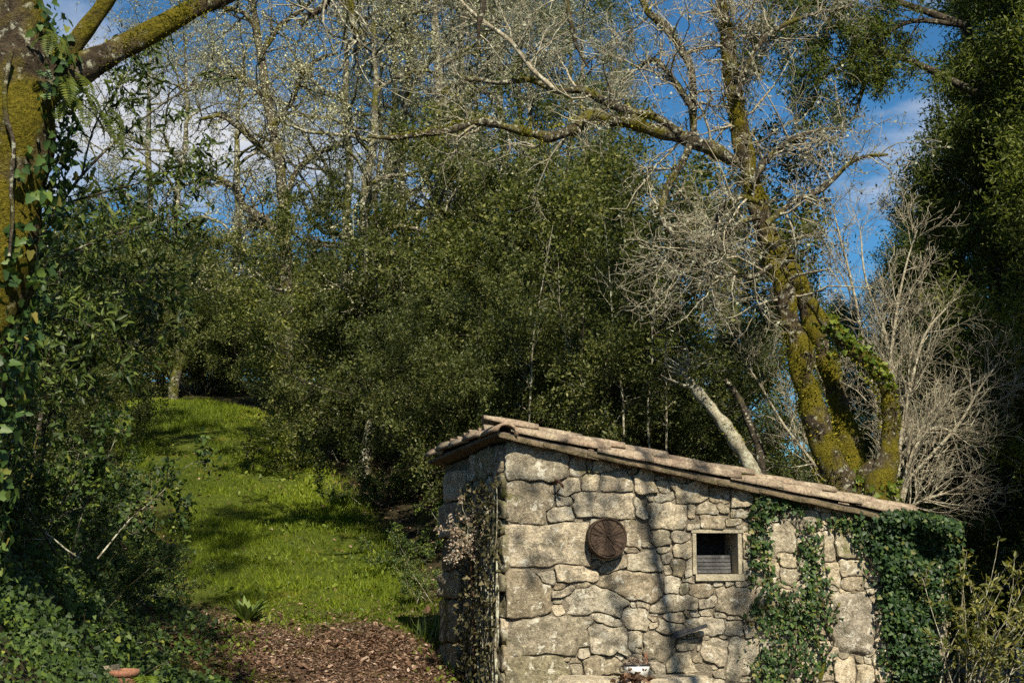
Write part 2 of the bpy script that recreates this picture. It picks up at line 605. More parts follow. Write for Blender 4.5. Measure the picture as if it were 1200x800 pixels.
M['tile'] = tile_mat()
M['tile_mossy'] = plain_mat('mossy_clay', (0.07, 0.065, 0.03), (0.24, 0.18, 0.115), 12, 0.95, 0.03)
M['old_wood'] = plain_mat('weathered_wood', (0.07, 0.055, 0.04), (0.20, 0.16, 0.115), 10, 0.85, 0.012, stretch=(1, 1, 0.15))
M['frame_wood'] = plain_mat('frame_wood', (0.27, 0.24, 0.165), (0.44, 0.39, 0.28), 14, 0.85, 0.008)
M['unlit_inside'] = plain_mat('unlit_inside', (0.02, 0.018, 0.016), (0.06, 0.055, 0.05), 14, 0.9, 0.01)  # near-black colour painted for the unlit inside of the hut
M['slat'] = plain_mat('grey_slat', (0.05, 0.05, 0.052), (0.13, 0.127, 0.125), 14, 0.8, 0.005)
M['disc_wood'] = plain_mat('log_end', (0.03, 0.02, 0.016), (0.105, 0.072, 0.048), 16, 0.85, 0.015)
M['rust'] = plain_mat('rusty_iron', (0.06, 0.03, 0.02), (0.17, 0.085, 0.045), 30, 0.75, 0.006, spec=0.3)
M['enamel'] = plain_mat('white_enamel', (0.72, 0.72, 0.70), (0.82, 0.82, 0.80), 3, 0.25, 0.001, spec=0.5)
M['enamel_dark'] = plain_mat('enamel_rim', (0.015, 0.015, 0.02), (0.04, 0.035, 0.04), 12, 0.3, 0.001, spec=0.5)
M['clay_pot'] = plain_mat('terracotta', (0.22, 0.10, 0.06), (0.32, 0.16, 0.10), 14, 0.85, 0.006)
M['soil'] = plain_mat('soil', (0.03, 0.022, 0.014), (0.07, 0.05, 0.03), 30, 0.95, 0.02)
M['bark_moss'] = bark_mat('mossy_bark', (0.02, 0.015, 0.010), (0.13, 0.10, 0.065), 0.58, ((0.045, 0.043, 0.005), (0.23, 0.19, 0.02)), 0.25, 11, 0.07)
M['bark_half'] = bark_mat('part_mossy_bark', (0.025, 0.02, 0.014), (0.12, 0.098, 0.068), 0.42, ((0.045, 0.045, 0.008), (0.17, 0.15, 0.022)), 0.35, 14, 0.04)
M['bark_lichen'] = bark_mat('lichen_bark', (0.05, 0.043, 0.03), (0.17, 0.15, 0.105), 0.42, ((0.05, 0.055, 0.01), (0.15, 0.14, 0.03)), 0.45, 10, 0.03)
M['bark_pale'] = bark_mat('pale_bark', (0.12, 0.105, 0.07), (0.42, 0.38, 0.27), 0.22, ((0.06, 0.06, 0.01), (0.2, 0.18, 0.03)), 0.5, 14, 0.03)
M['bark_dark'] = bark_mat('dark_bark', (0.022, 0.018, 0.013), (0.085, 0.07, 0.05), 0.3, lichen=0.2, scale=12)
M['twig_pale'] = bark_mat('pale_twig', (0.15, 0.125, 0.088), (0.34, 0.295, 0.21), 0.0, lichen=0.4, scale=20, bd=0.004)
M['twig_grey'] = bark_mat('grey_twig', (0.10, 0.085, 0.06), (0.26, 0.235, 0.17), 0.12, lichen=0.5, scale=16, bd=0.004)
M['lichen'] = leaf_mat('lichen_tuft', [(0, (0.16, 0.165, 0.11)), (0.5, (0.31, 0.315, 0.22)), (1, (0.48, 0.48, 0.36))], 0.9, 0.05, 0.25, tint=(1.1, 1.1, 0.9))
M['moss'] = leaf_mat('moss_tuft', [(0, (0.038, 0.042, 0.006)), (0.5, (0.125, 0.125, 0.012)), (1, (0.30, 0.265, 0.03))], 0.9, 0.05, 0.2)
M['leaf_thicket'] = leaf_mat('thicket_leaf', [(0, (0.020, 0.030, 0.007)), (0.4, (0.056, 0.071, 0.016)), (0.8, (0.125, 0.136, 0.034)), (1, (0.28, 0.26, 0.10))], 0.5, 0.3, 0.32, 0.25)
M['leaf_olive'] = leaf_mat('olive_leaf', [(0, (0.026, 0.038, 0.010)), (0.5, (0.085, 0.108, 0.026)), (1, (0.20, 0.205, 0.07))], 0.55, 0.25, 0.3, 0.3)
M['leaf_eucalypt'] = leaf_mat('eucalypt_leaf', [(0, (0.026, 0.038, 0.008)), (0.5, (0.075, 0.092, 0.018)), (1, (0.17, 0.17, 0.04))], 0.6, 0.2, 0.35, 0.3)
M['leaf_wattle'] = leaf_mat('wattle_leaf', [(0, (0.02, 0.032, 0.007)), (0.5, (0.072, 0.096, 0.018)), (1, (0.17, 0.185, 0.036))], 0.55, 0.25, 0.36, 0.4)
M['leaf_wood'] = leaf_mat('wood_leaf', [(0, (0.015, 0.022, 0.007)), (0.6, (0.04, 0.055, 0.015)), (1, (0.09, 0.1, 0.03))], 0.6, 0.2, 0.25, 0.4)
M['leaf_laurel'] = leaf_mat('laurel_leaf', [(0, (0.018, 0.034, 0.008)), (0.6, (0.055, 0.085, 0.015)), (1, (0.12, 0.145, 0.028))], 0.5, 0.3, 0.2)
M['leaf_ivy'] = leaf_mat('ivy_leaf', [(0, (0.014, 0.034, 0.011)), (0.6, (0.036, 0.072, 0.021)), (0.93, (0.085, 0.13, 0.03)), (1, (0.20, 0.17, 0.05))], 0.5, 0.28, 0.2, tint=(1.2, 1.5, 0.6))
M['leaf_ivy_bank'] = leaf_mat('bank_ivy_leaf', [(0, (0.014, 0.028, 0.008)), (0.5, (0.05, 0.085, 0.018)), (0.85, (0.115, 0.16, 0.025)), (1, (0.25, 0.25, 0.04))], 0.55, 0.25, 0.25)
M['leaf_ivy_dry'] = leaf_mat('dry_ivy_leaf', [(0, (0.04, 0.043, 0.015)), (0.5, (0.095, 0.087, 0.04)), (1, (0.21, 0.175, 0.095))], 0.7, 0.2, 0.2)
M['leaf_shrub'] = leaf_mat('yellow_green_leaf', [(0, (0.035, 0.05, 0.010)), (0.5, (0.095, 0.105, 0.022)), (1, (0.22, 0.20, 0.06))], 0.5, 0.3, 0.35)
M['grass'] = leaf_mat('grass_blade', [(0, (0.05, 0.078, 0.007)), (0.5, (0.14, 0.19, 0.013)), (0.85, (0.26, 0.305, 0.022)), (1, (0.42, 0.36, 0.12))], 0.55, 0.25, 0.4, 0.2, tint=(1.3, 1.4, 0.4))
M['litter'] = leaf_mat('dead_leaf', [(0, (0.055, 0.030, 0.018)), (0.5, (0.15, 0.085, 0.052)), (0.85, (0.27, 0.175, 0.115)), (1, (0.44, 0.33, 0.25))], 0.75, 0.2, 0.15, tint=(1.2, 1, 0.7))
M['bracken'] = leaf_mat('dead_bracken', [(0, (0.03, 0.018, 0.008)), (0.5, (0.08, 0.048, 0.02)), (1, (0.16, 0.10, 0.045))], 0.8, 0.1, 0.2, tint=(1.2, 1, 0.6))
M['dry_bloom'] = leaf_mat('dry_bloom', [(0, (0.16, 0.12, 0.09)), (0.5, (0.34, 0.27, 0.215)), (1, (0.52, 0.44, 0.37))], 0.85, 0.1, 0.3, tint=(1.1, 1, 0.9))
M['fern'] = leaf_mat('fern_frond', [(0, (0.06, 0.10, 0.012)), (0.5, (0.13, 0.18, 0.022)), (1, (0.24, 0.27, 0.04))], 0.5, 0.3, 0.4)
M['polypody'] = leaf_mat('polypody', [(0, (0.03, 0.05, 0.008)), (1, (0.10, 0.12, 0.02))], 0.55, 0.2, 0.35)
M['dock'] = leaf_mat('dock_leaf', [(0, (0.06, 0.10, 0.035)), (1, (0.14, 0.19, 0.06))], 0.5, 0.35, 0.3)
M['petal'] = leaf_mat('petal', [(0, (0.75, 0.75, 0.70)), (1, (0.85, 0.85, 0.8))], 0.6, 0.2, 0.3, tint=(1, 1, 1))


# ------------------------------------------------------------------ terrain
def foot(y):
    # the line where the left bank meets the path
    y = np.asarray(y, float)
    return -0.213 * y - np.interp(y, [9, 13, 17, 20, 24, 29], [0, 0, .3, .7, 1.3, 2.4]) + 0.16 * np.sin(y * 1.7 + 0.6) * smooth(11, 14, y) + 0.07 * np.sin(y * 4.1)


def H(x, y):
    x = np.asarray(x, float); y = np.asarray(y, float)
    base = np.interp(y, [-60, 13.6, 17.4, 23, 29, 45, 80, 300, 1200], [.3, .3, .95, 2.5, 4.35, 7, 10, 22, 60])
    right = np.interp(y, [-60, 14, 30, 45, 80, 300, 1200], [.3, .2, .1, .7, 4, 20, 60])
    m = smooth(1.2, 4.6, x - 0.05 * (y - 15))
    z = base * (1 - m) + right * m
    xs = 8.0 + 0.13 * (y - 20)
    z = z - 0.85 * np.exp(-((x - xs) / 1.9) ** 2) * smooth(8, 14, y) * (1 - smooth(60, 90, y))
    d = foot(y) - x
    wv = smooth(2.0, 6.0, y) * (1 - 0.55 * smooth(13.5, 19, y)) * (1 - smooth(24, 34, y))
    z = z + 1.9 * smooth(-0.1, 2.2, d) * wv
    d2 = x + 0.11 * y - 0.55
    z = z + 0.55 * smooth(0, 1.6, d2) * smooth(15.2, 17.5, y) * (1 - smooth(24, 30, y)) * (1 - smooth(1.5, 4, x))
    p = np.stack([x, y], -1)
    z = z + 0.045 * fnoise(p, 1.1, 3) + 0.02 * fnoise(p, 4.0, 4)
    return z


def path_edges(y):
    xl = np.interp(y, [8, 14, 17, 20, 24, 29, 34], [-1.7, -3.0, -3.85, -4.8, -6.3, -8.8, -13])
    xr = np.interp(y, [8, 14, 17, 20, 24, 29, 34], [-0.2, -0.5, -1.05, -1.8, -3.1, -5.0, -7.8])
    return xl, xr


def grass_w(x, y):
    xl, xr = path_edges(y)
    w = smooth(-0.2, 0.35, x - xl) * (1 - smooth(-0.3, 0.45, x - xr))
    p = np.stack([x, y], -1)
    start = 15.9 + 0.9 * fnoise(p, 1.3, 21) - 1.6 * smooth(-1.7, -0.7, x)
    return w * smooth(-0.5, 0.5, y - start) * (1 - smooth(31, 35, y))


def litter_w(x, y):
    w = smooth(-0.35, 0.2, x + 0.212 * y) * (1 - smooth(5.5, 6.5, x))
    return w * (1 - smooth(16.0, 17.6, y + 0.5 * fnoise(np.stack([x, y], -1), 1.3, 22)))


def spaced(lo, hi, step, far, g=1.22):
    a = list(np.arange(lo, hi + 1e-6, step))
    s = step
    while a[-1] < far:
        s *= g; a.append(a[-1] + s)
    s = step
    while a[0] > -far:
        s *= g; a.insert(0, a[0] - s)
    return np.array(a)


def build_ground():
    gx = spaced(-8, 10, 0.12, 900)
    gy = spaced(4, 34, 0.12, 900)
    X, Y = np.meshgrid(gx, gy)
    Z = H(X, Y)
    V = np.stack([X, Y, Z], -1).reshape(-1, 3)
    ny, nx = X.shape
    i = np.arange(ny * nx).reshape(ny, nx)
    q = np.stack([i[:-1, :-1], i[:-1, 1:], i[1:, 1:], i[1:, :-1]], -1).reshape(-1, 4)
    mb = MB(); mb.add(V, q)
    m, N, Lk = new_mat('forest_floor')
    g = N.new("ShaderNodeNewGeometry"); pos = g.outputs['Position']
    ag = N.new("ShaderNodeAttribute"); ag.attribute_name = 'grass_w'
    al = N.new("ShaderNodeAttribute"); al.attribute_name = 'litter_w'
    n1 = _noise(N, Lk, 6, 6, 0.7, pos); n2 = _noise(N, Lk, 40, 4, 0.7, pos)
    c = _ramp(N, Lk, n1, [(0.3, (0.025, 0.022, 0.012)), (0.7, (0.07, 0.06, 0.03))])
    lit = _ramp(N, Lk, n2, [(0.3, (0.05, 0.03, 0.02)), (0.7, (0.17, 0.115, 0.08))])
    c = _mix(N, Lk, al.outputs['Fac'], c, lit)
    gr = _ramp(N, Lk, n1, [(0.3, (0.04, 0.06, 0.008)), (0.7, (0.09, 0.11, 0.014))])
    c = _mix(N, Lk, ag.outputs['Fac'], c, gr)
    mo = _range(N, Lk, _noise(N, Lk, 1.6, 5, 0.65, pos), 0.56, 0.63)
    c = _mix(N, Lk, _math(N, Lk, 'MULTIPLY', mo, 0.8), c, (0.12, 0.115, 0.015))
    _finish(m, N, Lk, c, 0.95, _math(N, Lk, 'ADD', n1, n2), 0.04, spec=0.1)
    o = mb.build('ground', m)
    for nm, fn in (('grass_w', grass_w), ('litter_w', litter_w)):
        a = o.data.attributes.new(nm, 'FLOAT', 'POINT')
        a.data.foreach_set('value', fn(V[:, 0], V[:, 1]).astype(np.float32))
    tag(o, kind='structure')


build_ground()


def build_stream():
    mb = MB()
    ys = np.arange(13.0, 75, 0.35)
    us = np.linspace(-1, 1, 13)
    Yg, Ug = np.meshgrid(ys, us, indexing='ij')
    Xg = 8.0 + 0.13 * (Yg - 20) + Ug * 2.0
    p = np.stack([Xg, Yg], -1)
    Zg = -0.33 + 0.03 * fnoise(p, 5.0, 31) + 0.02 * fnoise(p, 11.0, 32)
    V = np.stack([Xg, Yg, Zg], -1).reshape(-1, 3)
    i = np.arange(V.shape[0]).reshape(Xg.shape)
    q = np.stack([i[:-1, :-1], i[:-1, 1:], i[1:, 1:], i[1:, :-1]], -1).reshape(-1, 4)
    mb.add(V, q)
    m, N, Lk = new_mat('stream_water')
    g = N.new("ShaderNodeNewGeometry"); pos = g.outputs['Position']
    mp = N.new("ShaderNodeMapping"); mp.inputs['Scale'].default_value = (1.6, 0.7, 1)
    Lk.new(pos, mp.inputs['Vector'])
    n1 = _noise(N, Lk, 5, 6, 0.7, mp.outputs[0], 0.6)
    c = _ramp(N, Lk, n1, [(0.46, (0.012, 0.022, 0.028)), (0.60, (0.10, 0.15, 0.19)), (0.74, (0.7, 0.75, 0.8))])
    _finish(m, N, Lk, c, 0.12, n1, 0.08, spec=0.5)
    tag(mb.build('water', m), kind='structure')


build_stream()

# ------------------------------------------------------------------ the stone hut
A0 = at(592, 660, 12.6)
ROT = math.radians(10)
FD = np.array([math.cos(ROT), math.sin(ROT), 0.0])            # along the front wall, to the right
FN = np.array([math.sin(ROT), -math.cos(ROT), 0.0])           # its outward normal
B0 = at(517, 660, 14.5)
SD = np.array([B0[0] - A0[0], B0[1] - A0[1], 0.0]); SIDE_LEN = float(np.linalg.norm(SD)); SD /= SIDE_LEN
SN = np.array([-SD[1], SD[0], 0.0])
if SN[0] > 0:
    SN = -SN
A0 = np.array([A0[0], A0[1], 0.0])
UP = np.array([0, 0, 1.0])
HUT_BASE = np.array([A0[0], A0[1], 0.2])


def front_uz(px, py, off=0.0):
    """photo pixel -> (distance along front wall, height), on the plane `off` in front of the wall"""
    d = ray(px, py)
    P0 = A0 + FN * off
    t = ((P0 - CAM) @ FN) / (d @ FN)
    p = CAM + d * t
    return float((p - A0) @ FD), float(p[2])


def front_p(u, z, off=0.0):
    u = np.asarray(u, float)[..., None]; z = np.asarray(z, float)[..., None]; off = np.asarray(off, float)[..., None]
    return A0 + FD * u + UP * z + FN * off


def side_p(u, z, off=0.0):
    u = np.asarray(u, float)[..., None]; z = np.asarray(z, float)[..., None]; off = np.asarray(off, float)[..., None]
    return A0 + SD * u + UP * z + SN * off


def side_uz(px, py, off=0.0):
    d = ray(px, py)
    t = ((A0 + SN * off - CAM) @ SN) / (d @ SN)
    p = CAM + d * t
    return float((p - A0) @ SD), float(p[2])


FRONT_LEN = front_uz(1108, 650)[0]
_ru0, _rz0 = front_uz(592, 512)
_ru1, _rz1 = front_uz(1020, 603)
SLOPE = (_rz1 - _rz0) / (_ru1 - _ru0)


def roof_z(u):
    return _rz0 + SLOPE * (np.asarray(u, float) - _ru0)


SIDE_DROP = -0.055                     # the roof sinks a little towards the back


def hut_stones(seeds, metric_ok, place, n_ang, wallobj, root_loc, mats, seed, gap=0.0045):
    """seeds: rows (u, z, half width, half height, material). Cells of a warped superellipse Voronoi, each one a mesh"""
    S = np.array([s[:4] for s in seeds])
    r = np.random.default_rng(seed)

    small = np.minimum(S[:, 2], S[:, 3]) < 0.06
    ra = r.normal(0, np.where(small, 0.30, 0.035))[None]
    ROTC, ROTS = np.cos(ra), np.sin(ra)
    SHEAR = r.normal(0, np.where(small, 0.25, 0.05))[None]

    def warp(q):
        return q + np.stack([0.022 * fnoise(q, 8.0, seed) + 0.009 * fnoise(q, 26.0, seed + 2),
                             0.018 * fnoise(q, 8.0, seed + 1) + 0.009 * fnoise(q, 26.0, seed + 3)], -1)

    def owner(q):
        w = warp(q)
        out = np.empty(len(w), int); best = np.empty(len(w))
        for k in range(0, len(w), 4000):
            ex = w[k:k + 4000, None, 0] - S[None, :, 0]
            ez = w[k:k + 4000, None, 1] - S[None, :, 1]
            dx = np.abs(ex * ROTC + ez * ROTS) / S[None, :, 2]
            dz = np.abs(ez * ROTC - ex * ROTS + SHEAR * ex) / S[None, :, 3]
            d = (dx ** 7 + dz ** 7) ** (1 / 7)
            # absolute part keeps small stones from being swallowed
            d = (d - 1) * np.minimum(S[None, :, 2], S[None, :, 3]) ** 0.5
            out[k:k + 4000] = d.argmin(1)
            best[k:k + 4000] = d.min(1)
        return out

    for i, s in enumerate(seeds):
        u, z, hw, hh, mt = s
        big = hw * hh > 0.012
        na = n_ang if big else max(12, n_ang // 2 + 2)
        th = np.arange(na) / na * 2 * math.pi + 0.13
        dirs = np.stack([np.cos(th) * hw, np.sin(th) * hh], -1)
        dirs = dirs / np.maximum(np.abs(np.cos(th)), np.abs(np.sin(th)))[:, None]   # towards the box outline
        ts = np.linspace(0.15, 1.6, 60)
        q = np.array([u, z])[None, None] + dirs[:, None, :] * ts[None, :, None]
        ow = owner(q.reshape(-1, 2)).reshape(na, len(ts)) == i
        ow &= metric_ok(q[..., 0], q[..., 1])
        run = np.cumprod(ow, axis=1).sum(1)
        if (run < 2).sum() > na * 0.4:
            continue
        tt = ts[np.clip(run - 1, 0, len(ts) - 1)]
        tt = tt * (1 + r.normal(0, 0.02, na))
        edge = np.array([u, z]) + dirs * tt[:, None]
        cen = edge.mean(0)
        vec = edge - cen
        ln = np.linalg.norm(vec, axis=1, keepdims=True)
        if ln.mean() < 0.016:
            continue
        vec = vec * np.maximum(ln - gap, 0.01) / np.maximum(ln, 1e-6)
        size = float(ln.mean())
        proud = r.uniform(-0.010, 0.014) + min(size, 0.25) * 0.035
        tilt = r.normal(0, 0.09, 2) * min(1.0, 0.12 / max(size, 0.05))
        ro = min(0.015, size * 0.10)
        rings = [(1.0, -0.11), (1.0, -ro), (0.982, -ro * 0.25), (0.93, 0.0), (0.70, ro * 0.1), (0.36, ro * 0.15)]
        V, quads, tris = [], [], []
        for f, dp in rings:
            e = cen + vec * f
            dep = proud + dp
            if dp > -0.1:
                dep = dep + (e - cen) @ tilt + min(0.020, size * 0.12) * np.abs(fnoise(e, 8.0 if big else 18.0, seed + 7 + i)) + min(0.010, size * 0.06) * fnoise(e, 27.0, seed + 8)
            V.append(place(e[:, 0], e[:, 1], dep))
        V.append(place(cen[:1], cen[1:], proud + ro * 0.2))
        for k in range(len(rings) - 1):
            for j in range(na):
                j2 = (j + 1) % na
                quads.append((k * na + j, k * na + j2, (k + 1) * na + j2, (k + 1) * na + j))
        c = len(rings) * na
        for j in range(na):
            tris.append(((len(rings) - 1) * na + j, (len(rings) - 1) * na + (j + 1) % na, c))
        mb = MB(); mb.add(np.concatenate(V), quads, tris)
        mb.build('stone', mats[mt], wallobj, root_loc)


def build_hut():
    root = thing('stone_hut', HUT_BASE, 'low rubble stone hut with sloping clay tile roof and small window', 'hut')
    TH = 0.42
    zb = -0.15
    # ---- window numbers
    wu0, wz1 = front_uz(815, 624); wu1, wz0 = front_uz(866, 674)
    # ---- front wall core with the window hole
    mb = MB()

    def seg(u0, u1, z0a, z1a, z0b, z1b, off0=0.0, off1=-TH):
        p = [front_p(u0, z0a, off0), front_p(u1, z0b, off0), front_p(u1, z1b, off0), front_p(u0, z1a, off0),
             front_p(u0, z0a, off1), front_p(u1, z0b, off1), front_p(u1, z1b, off1), front_p(u0, z1a, off1)]
        mb.add(p, [(0, 1, 2, 3), (5, 4, 7, 6), (4, 0, 3, 7), (1, 5, 6, 2), (3, 2, 6, 7), (4, 5, 1, 0)])
    rz = lambda u: float(roof_z(u)) - 0.035
    c0 = -0.012
    seg(0.03, wu0, zb, rz(0), zb, rz(wu0), c0)
    seg(wu0, wu1, zb, wz0, zb, wz0, c0)
    seg(wu0, wu1, wz1, rz(wu0), wz1, rz(wu1), c0)
    seg(wu1, FRONT_LEN, zb, rz(wu1), zb, rz(FRONT_LEN), c0)
    fw = mb.build('front_wall', M['mortar'], root, HUT_BASE, False)
    # ---- side wall core with the doorway (towards its far end)
    du0 = side_uz(549, 700)[0]; du1 = side_uz(537, 700)[0]
    dz = side_uz(540, 612)[1]
    mb = MB()

    def sseg(u0, u1, z0, z1a, z1b, off0=-0.03, off1=-0.40):
        p = [side_p(u0, z0, off0), side_p(u1, z0, off0), side_p(u1, z1b, off0), side_p(u0, z1a, off0),
             side_p(u0, z0, off1), side_p(u1, z0, off1), side_p(u1, z1b, off1), side_p(u0, z1a, off1)]
        mb.add(p, [(1, 0, 3, 2), (4, 5, 6, 7), (0, 4, 7, 3), (5, 1, 2, 6), (2, 3, 7, 6), (0, 1, 5, 4)])
    tz = lambda u: _rz0 + SIDE_DROP * u - 0.04
    sseg(0.05, du0, zb, tz(0), tz(du0))
    sseg(du0, du1, dz, tz(du0), tz(du1))
    sseg(du1, SIDE_LEN, zb, tz(du1), tz(SIDE_LEN))
    sw = mb.build('side_wall', M['mortar'], root, HUT_BASE, False)
    # ---- back and far end walls (plain masses, out of sight)
    mb = MB()
    bl = A0 + SD * SIDE_LEN; br = A0 + FD * FRONT_LEN + SD * SIDE_LEN; fr = A0 + FD * FRONT_LEN
    def wallbox(p, q, zp, zq, th):
        n = np.cross(UP, nrm(q - p)) * th
        v = [p + UP * zb, q + UP * zb, q + UP * zq, p + UP * zp]
        v += [k + n for k in v]
        mb.add(v, [(0, 1, 2, 3), (5, 4, 7, 6), (4, 0, 3, 7), (1, 5, 6, 2), (3, 2, 6, 7), (4, 5, 1, 0)])
    wallbox(bl + FD * 0.3, br - FD * 0.0, tz(SIDE_LEN) - 0.02, rz(FRONT_LEN) - 0.12, -0.35)
    mb.build('back_wall', M['stone_mossy'], root, HUT_BASE, False)
    mb = MB()
    wallbox(fr - SD * 0 + SD * 0.42, br - SD * 0.36, rz(FRONT_LEN) - 0.02, rz(FRONT_LEN) - 0.1, 0.35)
    mb.build('end_wall', M['stone_mossy'], root, HUT_BASE, False)

    # ---- the stones of the front wall, read off the photograph (box corners in photo pixels)
    S_, P_, Mo = 0, 1, 2
    R = [(589, 519, 662, 563, 0), (592, 564, 645, 615, 0), (594, 616, 689, 662, 0), (663, 537, 687, 557, 0), (655, 558, 680, 579, 0),
         (680, 553, 707, 573, 0), (687, 540, 696, 551, 0), (697, 542, 717, 553, 0), (708, 552, 741, 578, 0), (742, 555, 767, 580, 0),
         (668, 576, 745, 607, 0), (654, 581, 667, 594, 0), (640, 596, 668, 612, 0), (745, 583, 760, 604, 0), (733, 608, 750, 640, 0),
         (690, 612, 732, 655, 0), (597, 666, 646, 724, 0), (652, 663, 698, 683, 0), (624, 667, 650, 686, 0), (648, 688, 673, 701, 0),
         (662, 690, 736, 722, 0), (649, 711, 663, 724, 0), (600, 727, 688, 768, 0), (690, 734, 733, 768, 0), (692, 721, 727, 732, 0),
         (675, 758, 690, 771, 0), (592, 770, 664, 812, 2), (654, 769, 666, 776, 0), (667, 769, 680, 778, 0), (668, 778, 682, 790, 0),
         (684, 771, 728, 792, 0), (701, 671, 772, 706, 0), (700, 656, 735, 669, 0), (738, 646, 775, 671, 0), (730, 712, 758, 738, 0),
         (734, 741, 750, 760, 0), (775, 678, 796, 697, 0), (797, 684, 810, 698, 2), (811, 686, 836, 698, 0), (768, 699, 821, 716, 0),
         (822, 699, 842, 713, 0), (843, 687, 884, 720, 0), (780, 717, 803, 727, 0), (771, 728, 803, 747, 0), (804, 722, 849, 744, 0),
         (823, 714, 838, 721, 0), (840, 716, 852, 725, 0), (851, 726, 868, 745, 0), (868, 731, 884, 746, 0), (754, 742, 790, 774, 0),
         (790, 748, 816, 762, 0), (783, 767, 814, 790, 0), (826, 750, 855, 776, 0), (856, 748, 888, 790, 0), (763, 778, 781, 790, 0),
         (811, 768, 826, 779, 0), (791, 566, 829, 586, 1), (769, 565, 791, 576, 1), (766, 578, 793, 589, 0), (832, 570, 855, 588, 1),
         (856, 572, 877, 590, 1), (814, 589, 836, 600, 1), (805, 587, 813, 603, 1), (819, 602, 849, 620, 1), (838, 590, 851, 599, 1),
         (860, 597, 876, 606, 1), (851, 607, 865, 615, 1), (863, 613, 879, 621, 1), (761, 590, 803, 618, 0), (805, 604, 818, 610, 0),
         (805, 611, 819, 619, 0), (740, 583, 759, 606, 0), (762, 620, 786, 636, 0), (787, 619, 806, 634, 0), (793, 636, 811, 652, 1),
         (740, 609, 755, 629, 0), (768, 638, 788, 646, 0), (770, 648, 788, 660, 0), (787, 655, 803, 677, 1), (804, 656, 813, 678, 0),
         (776, 662, 787, 675, 0), (873, 624, 882, 640, 1), (872, 655, 883, 674, 1), (874, 642, 884, 652, 1), (791, 557, 804, 565, 1), (931, 600, 959, 619, 0), (908, 614, 935, 646, 0),
         (914, 648, 935, 664, 1), (913, 667, 935, 683, 1), (964, 619, 979, 656, 1), (981, 619, 1012, 655, 0), (983, 657, 1016, 674, 1),
         (965, 660, 981, 686, 1), (988, 676, 1015, 691, 1), (886, 600, 906, 622, 0), (886, 626, 905, 650, 1), (887, 655, 910, 680, 0),
         (938, 624, 961, 650, 0), (940, 655, 962, 682, 0), (890, 688, 928, 712, 0), (932, 690, 972, 716, 0), (890, 716, 922, 744, 0),
         (926, 720, 972, 748, 0), (892, 750, 925, 790, 0), (930, 752, 974, 795, 0), (961, 599, 974, 609, 1), (978, 600, 990, 612, 1),
         (993, 604, 1010, 615, 1), (1022, 612, 1052, 640, 0), (1056, 616, 1090, 645, 0), (1020, 645, 1050, 680, 0), (1054, 650, 1096, 684, 0),
         (1028, 686, 1062, 720, 0), (1066, 690, 1098, 722, 0), (1028, 726, 1058, 760, 0), (1062, 728, 1098, 765, 0), (1028, 766, 1064, 800, 0), (1068, 770, 1100, 805, 0),
          (979, 772, 1002, 800, 0), (1004, 776, 1024, 802, 1), (616, 508, 640, 516, 0)]
    seeds = []
    for x0, y0, x1, y1, mt in R:
        ua, za = front_uz(x0, y1); ub, zb_ = front_uz(x1, y0)
        seeds.append(((ua + ub) / 2, (za + zb_) / 2, (ub - ua) / 2, (zb_ - za) / 2, mt))
    # small filler stones where nothing large lies
    r = np.random.default_rng(5)
    pil = [front_uz(977, 768), front_uz(1026, 692)]

    def taken(u, z, m=0.0):
        for a, b, hw, hh, _ in seeds:
            if abs(u - a) < hw + m and abs(z - b) < hh + m * 0.6:
                return True
        return False

    def ok_front(u, z):
        okk = (z < roof_z(u) - 0.015) & (u > 0.0) & (u < FRONT_LEN + 0.02)
        okk &= ~((u > wu0 - 0.035) & (u < wu1 + 0.035) & (z > wz0 - 0.05) & (z < wz1 + 0.03))
        okk &= ~((np.abs((u - (pil[0][0] + pil[1][0]) / 2) / (pil[1][0] - pil[0][0]) * 2) ** 3 + np.abs((z - (pil[0][1] + pil[1][1]) / 2) / (pil[1][1] - pil[0][1]) * 2) ** 3) < 0.8)
        return okk
    for _ in range(6000):
        if len(seeds) > 285:
            break
        u = r.uniform(0.05, FRONT_LEN); z = r.uniform(0.30, 2.6)
        if not ok_front(np.array(u), np.array(z)):
            continue
        hw = r.uniform(0.022, 0.06); hh = hw * r.uniform(0.4, 0.8)
        if taken(u, z, 0.02):
            continue
        pale = 1 if (1.6 < u < 2.4 and z > 1.5) or r.random() < 0.15 else 0
        seeds.append((u, z, hw, hh, pale))
    hut_stones(seeds, ok_front, front_p, 34, fw, HUT_BASE, [M['stone'], M['stone_pale'], M['stone_mossy']], 3)
    # rendered patch low on the wall between the ivies
    mb = MB()
    n = 26
    gu, gz = np.meshgrid(np.linspace(pil[0][0] + .005, pil[1][0] - .005, n), np.linspace(pil[0][1] + .005, pil[1][1] - .005, n))
    ga, gb = np.meshgrid(np.linspace(-1, 1, n), np.linspace(-1, 1, n))
    rr = (np.abs(ga) ** 3 + np.abs(gb) ** 3) ** (1 / 3) + 0.10 * fnoise(np.stack([ga, gb], -1), 3.0, 77)
    q2 = np.stack([gu, gz], -1)
    off = 0.03 - 0.065 * smooth(0.8, 1.12, rr) + 0.012 * fnoise(q2, 12, 9) + 0.006 * fnoise(q2, 33, 10)
    i = np.arange(n * n).reshape(n, n)
    mb.add(front_p(gu, gz, off).reshape(-1, 3), np.stack([i[:-1, :-1], i[:-1, 1:], i[1:, 1:], i[1:, :-1]], -1).reshape(-1, 4))
    mb.build('render_patch', M['render'], fw, HUT_BASE)

    # ---- side wall stones: rough courses; smooth door jambs at the far end
    sseeds = []
    z = 0.28
